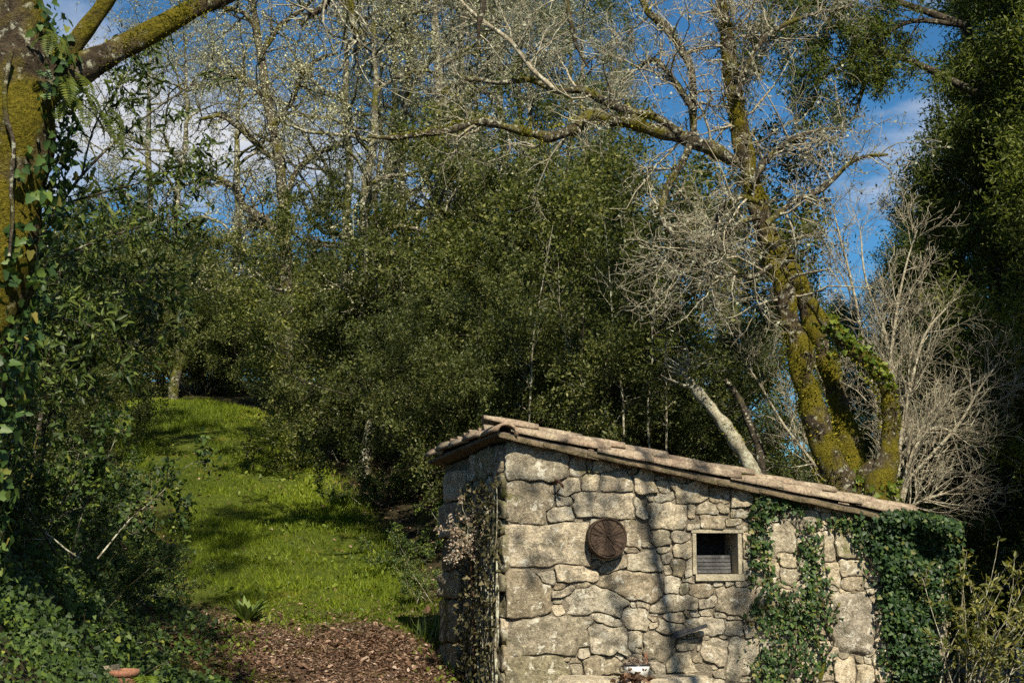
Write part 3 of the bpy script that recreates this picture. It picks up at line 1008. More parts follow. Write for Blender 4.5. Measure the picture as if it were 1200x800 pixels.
    while z < 2.7:
        hh = r.uniform(0.07, 0.15)
        u = 0.02 + r.uniform(0, 0.1)
        while u < du0 - 0.02:
            hw = r.uniform(0.08, 0.2)
            if u + 2 * hw > du0:
                hw = max(0.04, (du0 - u) / 2)
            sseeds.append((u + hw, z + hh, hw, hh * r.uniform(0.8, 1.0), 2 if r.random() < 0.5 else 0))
            u += 2 * hw + 0.01
        z += 2 * hh + 0.01
    for za, zc in ((0.25, 0.62), (0.64, 1.05), (1.07, 1.32), (1.34, 1.66)):
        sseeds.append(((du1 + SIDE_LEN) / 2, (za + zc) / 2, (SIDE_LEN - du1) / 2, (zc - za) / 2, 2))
    for za, zc in ((1.70, 2.0), (2.02, 2.3), (2.32, 2.6)):
        sseeds.append(((du0 + SIDE_LEN) / 2 + 0.05, (za + zc) / 2, (SIDE_LEN - du0) / 2, (zc - za) / 2, 0))
    ok_side = lambda u, z: (z < _rz0 + SIDE_DROP * u - 0.03) & (u < SIDE_LEN + 0.02) & (u > 0.0) & ~((u > du0) & (u < du1) & (z < dz))
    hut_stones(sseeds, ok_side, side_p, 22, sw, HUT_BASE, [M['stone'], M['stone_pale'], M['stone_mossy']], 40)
    # added dark panel across the doorway, its colour painted for the unlit gap
    mb = MB()
    panel_c = side_p((du0 + du1) / 2, (0.25 + dz) / 2, -0.30)
    mb.box(panel_c, SD * ((du1 - du0) / 2 + 0.02), SN * 0.02, UP * ((dz - 0.25) / 2))
    mb.build('shade_panel', M['unlit_inside'], root, HUT_BASE, False)

    # ---- window
    mb = MB()
    def fbox(u0, u1, z0, z1, o0, o1, mbx):
        c = front_p((u0 + u1) / 2, (z0 + z1) / 2, (o0 + o1) / 2)
        mbx.box(c, FD * (u1 - u0) / 2, FN * abs(o1 - o0) / 2, UP * (z1 - z0) / 2)
    fbox(wu0, wu1, wz0, wz1, -0.402, -0.41, mb)  # dark sheet behind the opening, painted for the shade of the room
    win = mb.build('window', M['unlit_inside'], root, HUT_BASE, False)
    for nm, a in (('lintel', (wu0 - 0.04, wu1 + 0.05, wz1, wz1 + 0.03, 0.012, -0.36)), ('sill', (wu0 - 0.012, wu1 + 0.04, wz0 - 0.045, wz0 + 0.012, 0.03, -0.36)),
                  ('jamb', (wu0 - 0.03, wu0 + 0.004, wz0 + 0.014, wz1 - 0.002, 0.006, -0.36)), ('jamb', (wu1 - 0.004, wu1 + 0.03, wz0 + 0.014, wz1 - 0.002, 0.006, -0.36))):
        m2 = MB(); fbox(*a, m2); m2.build(nm, M['frame_wood'], win, HUT_BASE, False)
    for k in range(5):
        m2 = MB()
        z0 = wz0 + 0.018 + k * 0.033
        c = front_p((wu0 + wu1) / 2, z0 + 0.015, -0.17 - 0.004 * k)
        m2.box(c, FD * ((wu1 - wu0) / 2 - 0.02), FN * 0.006 + UP * 0.002, UP * 0.0135)
        m2.build('slat', M['slat'], win, HUT_BASE, False)

    # ---- roof: board deck, clay tiles in rows, ridge row along the high left edge
    sl = nrm(FD + UP * SLOPE)
    mb = MB()
    ovF, ovL = 0.10, 0.09
    p00 = A0 + UP * (_rz0 + 0.0) - FD * ovL + UP * (-SLOPE * ovL) + FN * ovF
    deckL = FRONT_LEN + ovL - 0.1
    deckW = SIDE_LEN + ovF + 0.15
    W = nrm(SD + UP * SIDE_DROP)
    upn = nrm(np.cross(sl, W)); upn = upn if upn[2] > 0 else -upn
    v = [p00, p00 + sl * deckL, p00 + sl * deckL + W * deckW, p00 + W * deckW]
    v = [k - upn * 0.0 for k in v] + [k + upn * 0.03 for k in v]
    mb.add(v, [(0, 3, 2, 1), (4, 5, 6, 7), (0, 1, 5, 4), (1, 2, 6, 5), (2, 3, 7, 6), (3, 0, 4, 7)])
    roof = mb.build('roof', M['old_wood'], root, HUT_BASE, False)

    def tile_mesh(r0, r1, L, sweep=(20, 160), th=0.016, name='tile', mat=M['tile'], bend=0.0):
        mb = MB(); n, k = 8, 3
        a = np.radians(np.linspace(sweep[0], sweep[1], n + 1))
        V = []
        for layer in (0, th):
            for j in range(k + 1):
                s = j / k
                rr = r0 + (r1 - r0) * s - layer
                V.append(np.stack([np.full(n + 1, s * L), np.cos(a) * rr, np.sin(a) * rr - r0 * math.sin(math.radians(sweep[0])) + 0.006 * np.sin(a * 3 + s * 4) + bend * s], -1))
        V = np.concatenate(V)
        m1 = n + 1; half = m1 * (k + 1)
        q = []
        for j in range(k):
            for i in range(n):
                o = j * m1 + i
                q.append((o, o + 1, o + m1 + 1, o + m1)); q.append((half + o, half + o + m1, half + o + m1 + 1, half + o + 1))
            o = j * m1
            q.append((o, o + m1, half + o + m1, half + o)); o += n
            q.append((o, half + o, half + o + m1, o + m1))
        for i in range(n):
            q.append((i, half + i, half + i + 1, i + 1)); o = k * m1 + i
            q.append((o, o + 1, half + o + 1, half + o))
        mb.add(V, q)
        return mb.mesh(name, mat)
    # tile x axis = uphill end first -> they lap downhill
    cover = [tile_mesh(0.092, 0.104, 0.52), tile_mesh(0.088, 0.098, 0.50)]
    chan = tile_mesh(0.085, 0.08, 0.52, mat=M['tile_mossy'])
    ridge = tile_mesh(0.105, 0.12, 0.56, (5, 175), 0.022, mat=M['tile'])

    def put(me, origin, ax, upv, jitter=0.02, flip=False):
        ax = nrm(ax + r.normal(0, jitter, 3)); up2 = nrm(upv + r.normal(0, jitter * 2, 3))
        y = nrm(np.cross(up2, ax)); zz = np.cross(ax, y)
        if flip:
            y, zz = -y, -zz
        mt = Matrix([(ax[0], y[0], zz[0], origin[0]), (ax[1], y[1], zz[1], origin[1]), (ax[2], y[2], zz[2], origin[2]), (0, 0, 0, 1)])
        o = link('tile', me, roof)
        o.matrix_basis = Matrix.Translation(-Vector(HUT_BASE)) @ mt
        return o
    nrow = int((deckW - 0.1) / 0.215)
    step = 0.405
    ncol = int(deckL / step) + 1
    for i in range(nrow + 1):
        for j in range(ncol):
            s0 = j * step + r.normal(0, 0.012) - (0.10 if i == 1 else 0.0) + (0.12 if i == 0 else 0)
            if s0 > deckL - 0.25:
                continue
            lift = 0.035
            wofs = 0.055 + 0.205 * i
            if i == 0:
                lift = 0.018
            elif i == 1:
                lift = 0.085
                wofs = 0.17
            else:
                lift = 0.07
            o = p00 + sl * s0 + W * wofs + upn * (0.03 + lift + r.normal(0, 0.004))
            put(cover[(i + j) % 2], o, sl + upn * 0.028, upn - W * (0.12 if i == 0 else 0))
            if i >= 1 and i < nrow:
                o = p00 + sl * (s0 + 0.1) + W * (wofs + 0.11) + upn * 0.075
                put(chan, o, sl + upn * 0.02, upn, flip=True)
    # under-tile course showing along the front verge
    for j in range(ncol):
        s0 = j * step + 0.02
        if s0 > deckL - 0.3:
            continue
        put(chan, p00 + sl * s0 + W * 0.05 - upn * 0.028, sl, upn, 0.01)
    for j in range(5):
        o = p00 + W * (j * 0.44 - 0.06) + sl * 0.07 + upn * (0.03 + 0.012 * r.normal())
        put(ridge, o, W + upn * 0.02, upn, 0.02)
    return root, wu0, wu1, wz0, wz1


HUT, WU0, WU1, WZ0, WZ1 = build_hut()
# ------------------------------------------------------------------ things on and by the hut
def lathe(mb, c, prof, S=24, mat=0, ax=None, wob=0.0):
    """profile rows (radius, height) turned about ax through c"""
    ax = UP if ax is None else nrm(np.asarray(ax, float))
    e1 = nrm(np.cross(ax, [0.3, 0.2, 0.9] if abs(ax[2]) < 0.8 else [1, 0, 0])); e2 = np.cross(ax, e1)
    th = np.arange(S) / S * 2 * math.pi
    prof = np.asarray(prof, float)
    V = (np.asarray(c)[None, None] + (e1[None, None] * np.cos(th)[None, :, None] + e2[None, None] * np.sin(th)[None, :, None])
         * (prof[:, 0][:, None] * (1 + wob * np.sin(th * 3 + 1)[None]))[..., None] + ax[None, None] * prof[:, 1][:, None, None])
    i = np.arange(len(prof) * S).reshape(len(prof), S)
    a, b = i[:-1], i[1:]
    q = np.stack([a, np.roll(a, -1, 1), np.roll(b, -1, 1), b], -1).reshape(-1, 4)
    mb.add(V.reshape(-1, 3), q, mat=mat)


def build_disc():
    u, z = front_uz(711, 631, 0.1)
    c = front_p(u, z, 0.0)
    R = 23.5 * 12.6 / FPX
    root = thing('wooden_disc', c, 'round dark weathered wooden disc with cracked wedges hanging on the stone wall', 'disc')
    n = nrm(FN + UP * 0.06)
    mb = MB()
    lathe(mb, c, [(R * 0.90, 0.03), (R * 1.0, 0.03), (R * 1.01, 0.135), (R * 0.99, 0.15), (R * 0.93, 0.15), (R * 0.91, 0.13), (0.002, 0.128)], 36, ax=n, wob=0.012)
    mb.build('rim', M['disc_wood'], root, c)
    e1 = nrm(np.cross(n, UP)); e2 = np.cross(n, e1)
    r = np.random.default_rng(8)
    ang = np.sort(np.arange(9) / 9 * 6.283 + r.normal(0, 0.13, 9))
    for k in range(9):
        a0, a1 = ang[k] + 0.025, (ang[(k + 1) % 9] + (6.283 if k == 8 else 0)) - 0.025
        m2 = MB()
        th = np.linspace(a0, a1, 7)
        h = 0.138 + r.uniform(-0.004, 0.010)
        V = [c + n * h + (e1 * math.cos((a0 + a1) / 2) + e2 * math.sin((a0 + a1) / 2)) * 0.006]
        for f in (0.35, 0.7, 0.87):
            V += [c + n * (h + r.normal(0, 0.0025)) + (e1 * math.cos(t) + e2 * math.sin(t)) * R * f for t in th]
        V += [c + n * 0.12 + (e1 * math.cos(t) + e2 * math.sin(t)) * R * 0.89 for t in th]
        V += [c + n * 0.12 + (e1 * math.cos((a0 + a1) / 2) + e2 * math.sin((a0 + a1) / 2)) * 0.004]
        t3 = [(0, 1 + i, 2 + i) for i in range(6)]
        q4 = []
        for ring in range(3):
            o = 1 + ring * 7
            q4 += [(o + i, o + 7 + i, o + 8 + i, o + 1 + i) for i in range(6)]
        q4 += [(0, 29, 22, 1) if False else (29, 22, 15, 8), (29, 8, 1, 0), (29, 14, 21, 28), (29, 0, 7, 14)]
        m2.add(V, q4, t3)
        m2.build('wedge', M['disc_wood'], root, c, False)


rng = np.random.default_rng(100)
build_disc()


def build_hut_things():
    # bent iron hook
    L = []
    for px, py, off in ((650, 563, -0.05), (651, 562, 0.06), (655, 564, 0.13), (658, 567, 0.15), (660, 571, 0.13)):
        u, z = front_uz(px, py, max(off, 0)); L.append((*front_p(u, z, off), 0.011))
    mb = MB(); add_limb(mb, polyline(L, 4), 8, rough=0.1)
    u, z = front_uz(650, 563)
    plate = front_p(u, z, 0.022)
    mb.box(plate, FD * 0.022, FN * 0.006, UP * 0.03)
    o = mb.build('iron_hook', M['rust'], None, plate)
    tag(o, 'bent rusty iron hook set into the stone wall under the roof', 'hook')
    # grey plank stub sticking out of the wall
    a = front_p(*front_uz(787, 746, 0.03), 0.05); b = front_p(*front_uz(828, 732, 0.10), 0.115)
    mb = MB()
    d = nrm(b - a); s = nrm(np.cross(d, FN)); s = s if s[2] > 0 else -s
    t = np.cross(d, s)
    for k in range(2):
        lo = a + d * (0.0 + 0.02 * k); hi = b - d * (0.16 * k)
        mb.box((lo + hi) / 2 + s * 0.022 * k + t * 0.006 * k, d * np.linalg.norm(hi - lo) / 2, s * 0.013, t * 0.034)
    o = mb.build('plank', M['slat'], None, a, False)
    tag(o, 'short split grey plank jammed slantwise into the wall below the window', 'plank')
    # long stone ledge at the wall's foot
    u0, _ = front_uz(640, 795, 0.3); u1, _ = front_uz(842, 795, 0.3)
    zt = front_uz(740, 792, 0.42)[1]
    n = 40; k = 12
    prof = [(-0.0, 0), (0.0, 0)]
    us = np.linspace(u0, u1, n); ws = np.linspace(0.03, 0.52, k)
    U, Wg = np.meshgrid(us, ws)
    e = np.minimum(np.minimum((U - u0) / 0.2, (u1 - U) / 0.16), np.minimum((Wg + 0.2) / 0.1, (0.56 - Wg) / 0.14))
    Z = zt - 0.012 + 0.014 * fnoise(np.stack([U, Wg], -1), 5, 50) - 0.16 * (1 - smooth(0, 1, e))
    V = front_p(U, Z, Wg).reshape(-1, 3)
    i = np.arange(n * k).reshape(k, n)
    mb = MB(); mb.add(V, np.stack([i[:-1, :-1], i[1:, :-1], i[1:, 1:], i[:-1, 1:]], -1).reshape(-1, 4))
    skirt = []
    edge = np.concatenate([i[0, :], i[1:, -1], i[-1, ::-1][1:], i[::-1, 0][1:-1]])
    top = V[edge]; bot = top.copy(); bot[:, 2] = 0.15
    m = len(edge)
    mb.add(np.concatenate([top, bot]), [(j, m + j, m + (j + 1) % m, (j + 1) % m) for j in range(m)])
    o = mb.build('stone_slab', M['stone'], None, front_p((u0 + u1) / 2, 0.15, 0.3))
    tag(o, 'long low stone slab lying along the foot of the hut wall', 'slab')
    # white enamel dish with dark rim and rust spots, leaning on the slab
    cu, cz = front_uz(746, 785, 0.30)
    c = front_p(cu, zt + 0.0, 0.30)
    root = thing('enamel_pot', c, 'small chipped white enamel pot with dark rim on the stone slab', 'pot')
    R = 15.5 * 12.35 / FPX
    mb = MB()
    lathe(mb, c, [(0.002, 0.0), (R * 0.72, 0.0), (R * 0.86, 0.012), (R * 0.95, 0.05), (R, 0.085), (R * 0.97, 0.085), (R * 0.9, 0.05), (R * 0.8, 0.02), (0.002, 0.018)], 28)
    mb.build('bowl', M['enamel'], root, c)
    mb = MB()
    lathe(mb, c, [(R * 0.955, 0.084), (R * 1.03, 0.083), (R * 1.045, 0.09), (R * 1.03, 0.097), (R * 0.955, 0.096)], 28)
    mb.build('rim', M['enamel_dark'], root, c)
    th0 = math.atan2(-1, 0.0)
    for dx, hz, sz in ((0.45, 0.055, 0.014), (0.72, 0.052, 0.012), (-0.62, 0.055, 0.018), (0.1, 0.03, 0.016)):
        a = th0 + dx
        d = np.array([math.cos(a), math.sin(a), 0])
        pr = R * np.interp(hz, [0.012, 0.05, 0.085], [0.86, 0.95, 1.0])
        m2 = MB()
        ln = nrm(d - UP * 0.15)
        s1 = nrm(np.cross(UP, ln)); s2 = np.cross(ln, s1)
        th = np.arange(9) / 9 * 6.283
        rr = sz * (1 + 0.3 * np.sin(th * 2 + dx * 9))
        V = [c + d * pr + UP * hz + ln * 0.003] + [c + d * pr + UP * hz - ln * 0.001 + s1 * math.cos(t) * q + s2 * math.sin(t) * q * 0.9 for t, q in zip(th, rr)]
        m2.add(V, tris=[(0, 1 + i, 1 + (i + 1) % 9) for i in range(9)])
        m2.build('chip', M['rust'], root, c)
    mb = MB()
    hl = [(*(c + np.array([-R * 0.98, 0, 0.07])), 0.006), (*(c + np.array([-R * 1.22, -0.02, 0.075])), 0.006), (*(c + np.array([-R * 1.24, -0.02, 0.03])), 0.006), (*(c + np.array([-R * 0.95, 0, 0.025])), 0.006)]
    add_limb(mb, polyline(hl, 4), 6, rough=0)
    mb.build('handle', M['enamel_dark'], root, c)
    # a little heap of dry bloom and a brick-red stub inside the pot
    mb = MB()
    n = 160
    p = c + np.stack([rng.normal(0, R * 0.45, n), rng.normal(0, R * 0.4, n), rng.uniform(0.06, 0.14, n)], -1)
    leaves(mb, p, rand_unit(n), rand_unit(n), 0.03, 0.022, ROUND)
    o = mb.build('dry_flower_heap', M['dry_bloom'], None, c + UP * 0.06)
    tag(o, 'withered pinkish brown petals heaped inside the white enamel pot', 'petals', kind='stuff')
    mb = MB()
    cc = c + np.array([R * 0.78, 0.05, 0.12])
    mb.box(cc, np.array([0.012, 0.004, 0.006]), np.array([0, 0.02, 0]), np.array([-0.005, 0, 0.06]))
    tag(mb.build('clay_shard', M['clay_pot'], None, cc, False), 'small red clay shard standing upright in the enamel pot', 'shard')
    # curled dead leaves piled before the pot
    mb = MB()
    n = 90
    uu = rng.normal(front_uz(738, 790, 0.42)[0], 0.07, n); ww = rng.uniform(0.47, 0.62, n)
    p = front_p(uu, zt - 0.02 + np.abs(rng.normal(0, 0.018, n)) * np.exp(-((uu - uu.mean()) / 0.12) ** 2), ww)
    leaves(mb, p, rand_unit(n) * [1, 1, 0.5], nrm(rand_unit(n) + UP), rng.uniform(0.05, 0.09, n), rng.uniform(0.03, 0.05, n), LANCE)
    o = mb.build('dead_leaf_pile', M['litter'], None, p.mean(0))
    tag(o, 'small pile of curled reddish dead leaves in front of the enamel pot', 'leaves', kind='stuff')
    # rusty pole against the side wall
    lo = at(556, 786, 13.15); hi = at(552, 612, 13.3)
    mb = MB()
    L = polyline([(*lo, 0.017), (*(0.7 * lo + 0.3 * hi + [0.004, 0, 0]), 0.017), (*(0.3 * lo + 0.7 * hi), 0.016), (*hi, 0.015)], 4)
    add_limb(mb, L, 8, rough=0.05)
    root = thing('rusty_pole', lo, 'thin rusty iron pole leaning upright against the shaded side wall', 'pole')
    mb.build('shaft', M['rust'], root, lo)
    m2 = MB()
    knob = at(553, 640, 13.25)
    m2.box(knob, np.array([0.03, 0.0, 0.004]), np.array([0, 0.02, 0]), np.array([0, 0, 0.035]))
    m2.build('bracket', M['rust'], root, lo, False)
    # dried bush hanging from the top of the pole
    c = at(548, 612, 13.2)
    root = thing('dried_flower_bunch', c, 'bunch of dried pale pinkish flowers hanging on the side wall above the pole', 'dried flowers')
    P, Rr = np.zeros((26, 5, 3)), np.full((26, 5), 0.0025)
    d = nrm(rand_unit(26) * [1.1, 0.6, 1] + [-0.15, -0.1, 0.35])
    P = grow(np.repeat(c[None] - UP * 0.12, 26, 0), d, rng.uniform(0.14, 0.34, 26), 4, 0.25)
    m1 = MB(); tubes(m1, P, Rr, 3)
    Q, QR = children(P, Rr, 5, 0.3, 1, (20, 70), (0.05, 0.12), 2)
    tubes(m1, Q, QR, 3)
    m1.build('stalks', M['twig_grey'], root, c)
    m2 = MB(); twig_leaves(m2, Q, QR, 9, 0.022, 0.016, ROUND, spread=0.012)
    tag(m2.build('blooms', M['dry_bloom'], root, c), kind='stuff')


rng = np.random.default_rng(101)
build_hut_things()


# ------------------------------------------------------------------ ivy on the hut
def wall_ivy(name, label, blobs, n, mat, size, thick, hang=0.6, stems=6, extra_mat=None):
    """blobs: (photo x, photo y, rx, ry, weight) where leaves gather on the front wall"""
    w = np.array([b[4] for b in blobs], float); w /= w.sum()
    k = rng.choice(len(blobs), n, p=w)
    b = np.array([x[:4] for x in blobs], float)[k]
    th = rng.uniform(0, 6.283, n); rr = np.sqrt(rng.random(n)) * (1 + 0.25 * rng.normal(size=n))
    px = b[:, 0] + b[:, 2] * rr * np.cos(th); py = b[:, 1] + b[:, 3] * rr * np.sin(th)
    uz = np.array([front_uz(x, y) for x, y in zip(px, py)])
    okk = uz[:, 1] < roof_z(uz[:, 0]) + (0.02 if thick < 0.2 else 0.10 * smooth(3.3, 3.7, uz[:, 0]))
    uz = uz[okk]; n = len(uz)
    clump = fnoise(uz, 7.0, 60)
    off = 0.04 + thick * rng.random(n) ** 1.5 * (0.6 + 0.4 * clump)
    off = off + 0.10 * smooth(-0.12, 0.0, uz[:, 1] - roof_z(uz[:, 0])) * (thick > 0.2)
    P = front_p(uz[:, 0], uz[:, 1], np.maximum(off, 0.035))
    nn = nrm(FN[None] + 0.55 * rand_unit(n) + UP * 0.35)
    d = nrm(rand_unit(n) * 0.7 - UP * hang + FN * 0.25)
    L = rng.uniform(size * 0.55, size * 1.25, n)
    base = front_p(float(uz[:, 0].mean()), 0.25, 0.05)
    root = thing(name, base, label, 'ivy')
    mb = MB()
    S = []
    for _ in range(stems):
        i = rng.integers(n)
        u, z = uz[i]
        pts = [(*front_p(u, z, 0.045), 0.003)]
        while z > 0.3:
            z -= rng.uniform(0.1, 0.2); u += rng.normal(0, 0.04)
            pts.append((*front_p(u, z, 0.045 + 0.01 * rng.random()), min(0.004 + 0.002 * len(pts), 0.013)))
        if len(pts) > 2:
            add_limb(mb, polyline(pts, 3), 5, rough=0)
    mb.build('stem', M['bark_dark'], root, base)
    mb = MB(); leaves(mb, P, d, nn, L, L * rng.uniform(0.85, 1.1, n), IVY)
    tag(mb.build('leaves', M[mat] if extra_mat is None else M[mat], root, base), kind='stuff')
    if extra_mat:
        m = n // 3
        j = rng.integers(0, n, m)
        mb = MB(); leaves(mb, P[j] + 0.02 * rng.normal(size=(m, 3)), rand_unit(m), nrm(FN + 0.6 * rand_unit(m)), L[j] * 0.8, L[j] * 0.6, ROUND)
        tag(mb.build('dry_leaves', M[extra_mat], root, base), kind='stuff')


rng = np.random.default_rng(135)
wall_ivy('ivy', 'dense dark green ivy hanging over the right end of the hut',
         [(1062, 640, 44, 45, 3), (1050, 625, 40, 26, 1.6), (1068, 690, 36, 50, 2.4), (1062, 750, 30, 60, 2.0), (1082, 660, 26, 60, 1.5), (1040, 700, 14, 60, .6), (1075, 795, 28, 40, .8), (1090, 612, 24, 18, 1.2), (1068, 602, 26, 9, .7)],
         8500, 'leaf_ivy', 0.040, 0.21)
wall_ivy('ivy', 'ragged ivy in strands to the right of the small window',
         [(890, 600, 12, 22, 1.0), (882, 640, 7, 40, .8), (915, 592, 26, 12, .8), (897, 655, 8, 30, .6), (948, 650, 14, 36, 1.2), (905, 715, 26, 30, 1.6), (945, 725, 30, 34, 1.5), (925, 770, 44, 26, 1.3), (900, 785, 20, 20, .7), (950, 690, 20, 22, .8), (985, 612, 24, 9, .5), (1002, 620, 9, 20, .3)],
         1750, 'leaf_ivy', 0.040, 0.08, extra_mat='leaf_ivy_dry')


def side_ivy():
    base = side_p(0.6, 0.25, 0.05)
    root = thing('dry_ivy', base, 'half dead ivy with bare stems clinging to the shaded side wall of the hut', 'ivy')
    mb = MB(); du0 = side_uz(549, 700)[0]
    for k in range(26):
        u = rng.uniform(0.05, du0 - 0.05); z = 0.25
        pts = []
        top = rng.uniform(1.2, 2.25)
        while z < top:
            pts.append((*side_p(u, z, 0.055 + 0.02 * rng.random()), rng.uniform(0.008, 0.02) * (1.1 - 0.35 * z)))
            z += rng.uniform(0.12, 0.25); u = np.clip(u + rng.normal(0, 0.045), 0.02, du0)
        add_limb(mb, polyline(pts, 3), 5, rough=0.1)
    mb.build('stem', M['twig_grey'], root, base)
    n = 1500
    u = rng.uniform(0.0, du0, n); z = 0.25 + 1.9 * rng.random(n) ** 1.1
    P = side_p(u, z, 0.04 + 0.09 * rng.random(n))
    L = rng.uniform(0.025, 0.055, n)
    mb = MB(); leaves(mb, P, nrm(rand_unit(n) - UP * 0.5), nrm(SN + 0.7 * rand_unit(n)), L, L * 0.9, IVY)
    tag(mb.build('leaves', M['leaf_ivy_dry'], root, base), kind='stuff')


rng = np.random.default_rng(102)
side_ivy()


# ------------------------------------------------------------------ woody plants
def ground_at(px, Y):
    x = (px - 600) / FPX * Y / math.cos(PITCH) * 1.0
    return np.array([x, Y, float(H(x, Y))])


def shrub_meshes(h, spread, stems, n1, n2, n3, nl, L, W, leafm, barkm, tpl=DIAMOND, trop=0.06, lean=0.6, sp=0.05, droop=0.0, up=0.5, wander=.22, base_leaf=0.15, rad=0.03):
    """a many-stemmed leafy shrub standing at the origin -> (stem mesh, leaf mesh)"""
    d = nrm(rng.normal(size=(stems, 3)) * [lean, lean, 0.1] + [0, 0, 1.0])
    st = rng.normal(size=(stems, 3)) * [0.22, 0.22, 0]
    P = grow(st, d, rng.uniform(0.6, 1.0, stems) * h, 8, 0.12, (0, 0, trop))
    P[:, :, :2] *= spread
    R = rng.uniform(0.7, 1.2, (stems, 1)) * rad * np.linspace(1, 0.2, 9)[None]
    mb = MB(); tubes(mb, P, R, 6)
    Q, QR = children(P, R, n1, base_leaf, 1, (35, 80), (h * 0.22, h * 0.42), 5, wander, (0, 0, 0.05))
    tubes(mb, Q, QR, 4)
    T, TR = children(Q, QR, n2, 0.2, 1, (30, 75), (h * 0.09, h * 0.2), 3, wander, (0, 0, 0.03))
    tubes(mb, T, TR, 3)
    U, UR = children(T, TR, n3, 0.15, 1, (25, 75), (h * 0.04, h * 0.10), 2, wander)
    tubes(mb, U, UR, 3)
    ml = MB()
    twig_leaves(ml, U, UR, nl, L, W, tpl, 0, sp, up, droop)
    return mb.mesh('stems', M[barkm]), ml.mesh('foliage', M[leafm])


def make_plant(name, loc, meshes, label, cat, group=None, rz=0.0, sc=1.0, parts=('trunk', 'crown'), sz=None):
    root = thing(name, loc, label, cat, group)
    root.rotation_euler = (0, 0, rz)
    root.scale = (sc, sc, sc if sz is None else sz)
    a = link(parts[0], meshes[0], root)
    b = link(parts[1], meshes[1], root)
    b['kind'] = 'stuff'
    return root


# ---- the evergreen thicket behind the hut
rng = np.random.default_rng(131)
SP = ('stems', 'foliage')
thick = [shrub_meshes(5.0, 1.25, 9, 9, 6, 4, 38, 0.052, 0.029, 'leaf_thicket', 'bark_dark', ROUND, sp=0.055), shrub_meshes(5.2, 1.1, 9, 8, 5, 4, 46, 0.065, 0.026, 'leaf_thicket', 'bark_dark', DIAMOND, sp=0.055)]
thick.append(shrub_meshes(4.2, 1.5, 10, 9, 6, 5, 24, 0.06, 0.025, 'leaf_olive', 'bark_dark', DIAMOND, sp=0.06, droop=0.2))
G1 = 'evergreen bushes of the thicket'
spots = [  # photo x, depth, scale, kind, label
    (520, 21.2, 0.62, 0, 'low dark evergreen bush right of the grassy path'),
    (575, 19.4, 0.72, 1, 'dark evergreen bush just behind the high corner of the hut roof'),
    (640, 19.2, 0.80, 0, 'dark evergreen bush behind the middle of the hut roof'),
    (725, 19.8, 0.76, 2, 'olive green bush behind the roof left of the leaning trunk'),
    (800, 22.5, 0.98, 2, 'feathery olive bush between the leaning trunk and the open sky'),
    (478, 25.2, 0.98, 0, 'tall dark bush left of the thicket centre above the path bend'),
    (545, 24.0, 1.10, 1, 'broad evergreen bush in the centre of the thicket'),
    (620, 22.6, 1.25, 0, 'tallest dark evergreen bush above the hut roof'),
    (690, 22.8, 1.15, 1, 'tall evergreen bush right of the thicket centre'),
    (770, 24.5, 1.05, 2, 'olive bush at the right shoulder of the thicket by the blue gap'),
    (135, 34.0, 0.95, 1, 'dark bush closing the left bend of the grass path'), (235, 35.0, 0.9, 2, 'pale bush closing the far end of the grass path'), (60, 23.0, 0.85, 1, 'dark bush overhanging the left margin of the path'),
    (30, 17.0, 0.62, 0, 'dark bush just behind the ivy clad trunk'),
    (360, 32.5, 1.0, 2, 'rounded bush at the top end of the grass path'),
    (280, 37, 1.15, 2, 'pale olive bush beyond the top of the grass path'),
    (185, 38, 1.2, 2, 'dark bush left of the top of the grass path'),
    (95, 36, 1.15, 0, 'dark bush behind the ivy bank at left'),
    (20, 24.5, 0.95, 2, 'olive bush beside the mossy trunk at the left edge'),
    (850, 21.3, 0.75, 0, 'dark evergreen bush behind the leaning pale trunk'),
    (910, 20.5, 0.70, 2, 'olive bush behind the mossy tree stems'),
    (645, 27.0, 1.25, 2, 'pale olive bush rising behind the thicket'),
    (440, 30.5, 1.1, 2, 'grey olive bush behind the left part of the thicket'),
]
for k, (px, Y, sc, kd, lb) in enumerate(spots):
    make_plant('evergreen_bush', ground_at(px, Y) - UP * 0.1, thick[kd], lb, 'bush', G1, k * 1.7, sc, SP)

# ---- lichen-hung bare trees on the slope
def lichen_tree(h, spread=1.0, twig=1.0, tuft=12):
    L = polyline([(0, 0, 0, 0.13), (0.1, 0, h * 0.25, 0.11), (-0.05, 0.1, h * 0.5, 0.09), (0.12, 0, h * 0.75, 0.06), (0, 0, h, 0.02)], 5, 0.05, int(h * 10))
    mb = MB(); add_limb(mb, L, 8, rough=0.15)
    Q = resample(L, 14)
    P, R = Q[None, :, :3], Q[None, :, 3]
    B1, R1 = children(P, R, 17, 0.22, 0.98, (35, 85), (h * 0.28 * spread, h * 0.5 * spread), 8, 0.28, (0, 0, 0.07), 0.6, 0.2)
    tubes(mb, B1, R1, 5)
    B2, R2 = children(B1, R1, 7, 0.15, 1, (35, 80), (h * 0.09, h * 0.2), 5, 0.35, (0, 0, 0.02), 0.6)
    tubes(mb, B2, R2, 4)
    B3, R3 = children(B2, R2, 10, 0.15, 1, (30, 85), (h * 0.04 * twig, h * 0.10 * twig), 3, 0.4, (0, 0, 0), 0.7)
    tubes(mb, B3, np.maximum(R3, 0.0028), 3)
    ml = MB()
    for Bq, Rq, n in ((B3, R3, tuft), (B2, R2, 24), (B1, R1, 40)):
        twig_leaves(ml, Bq, Rq, n, 0.034, 0.024, ROUND, 0, 0.012, 0.2, along=0.1, t0=0.0)
    return mb.mesh('trunk', M['bark_lichen']), ml.mesh('crown', M['lichen'])


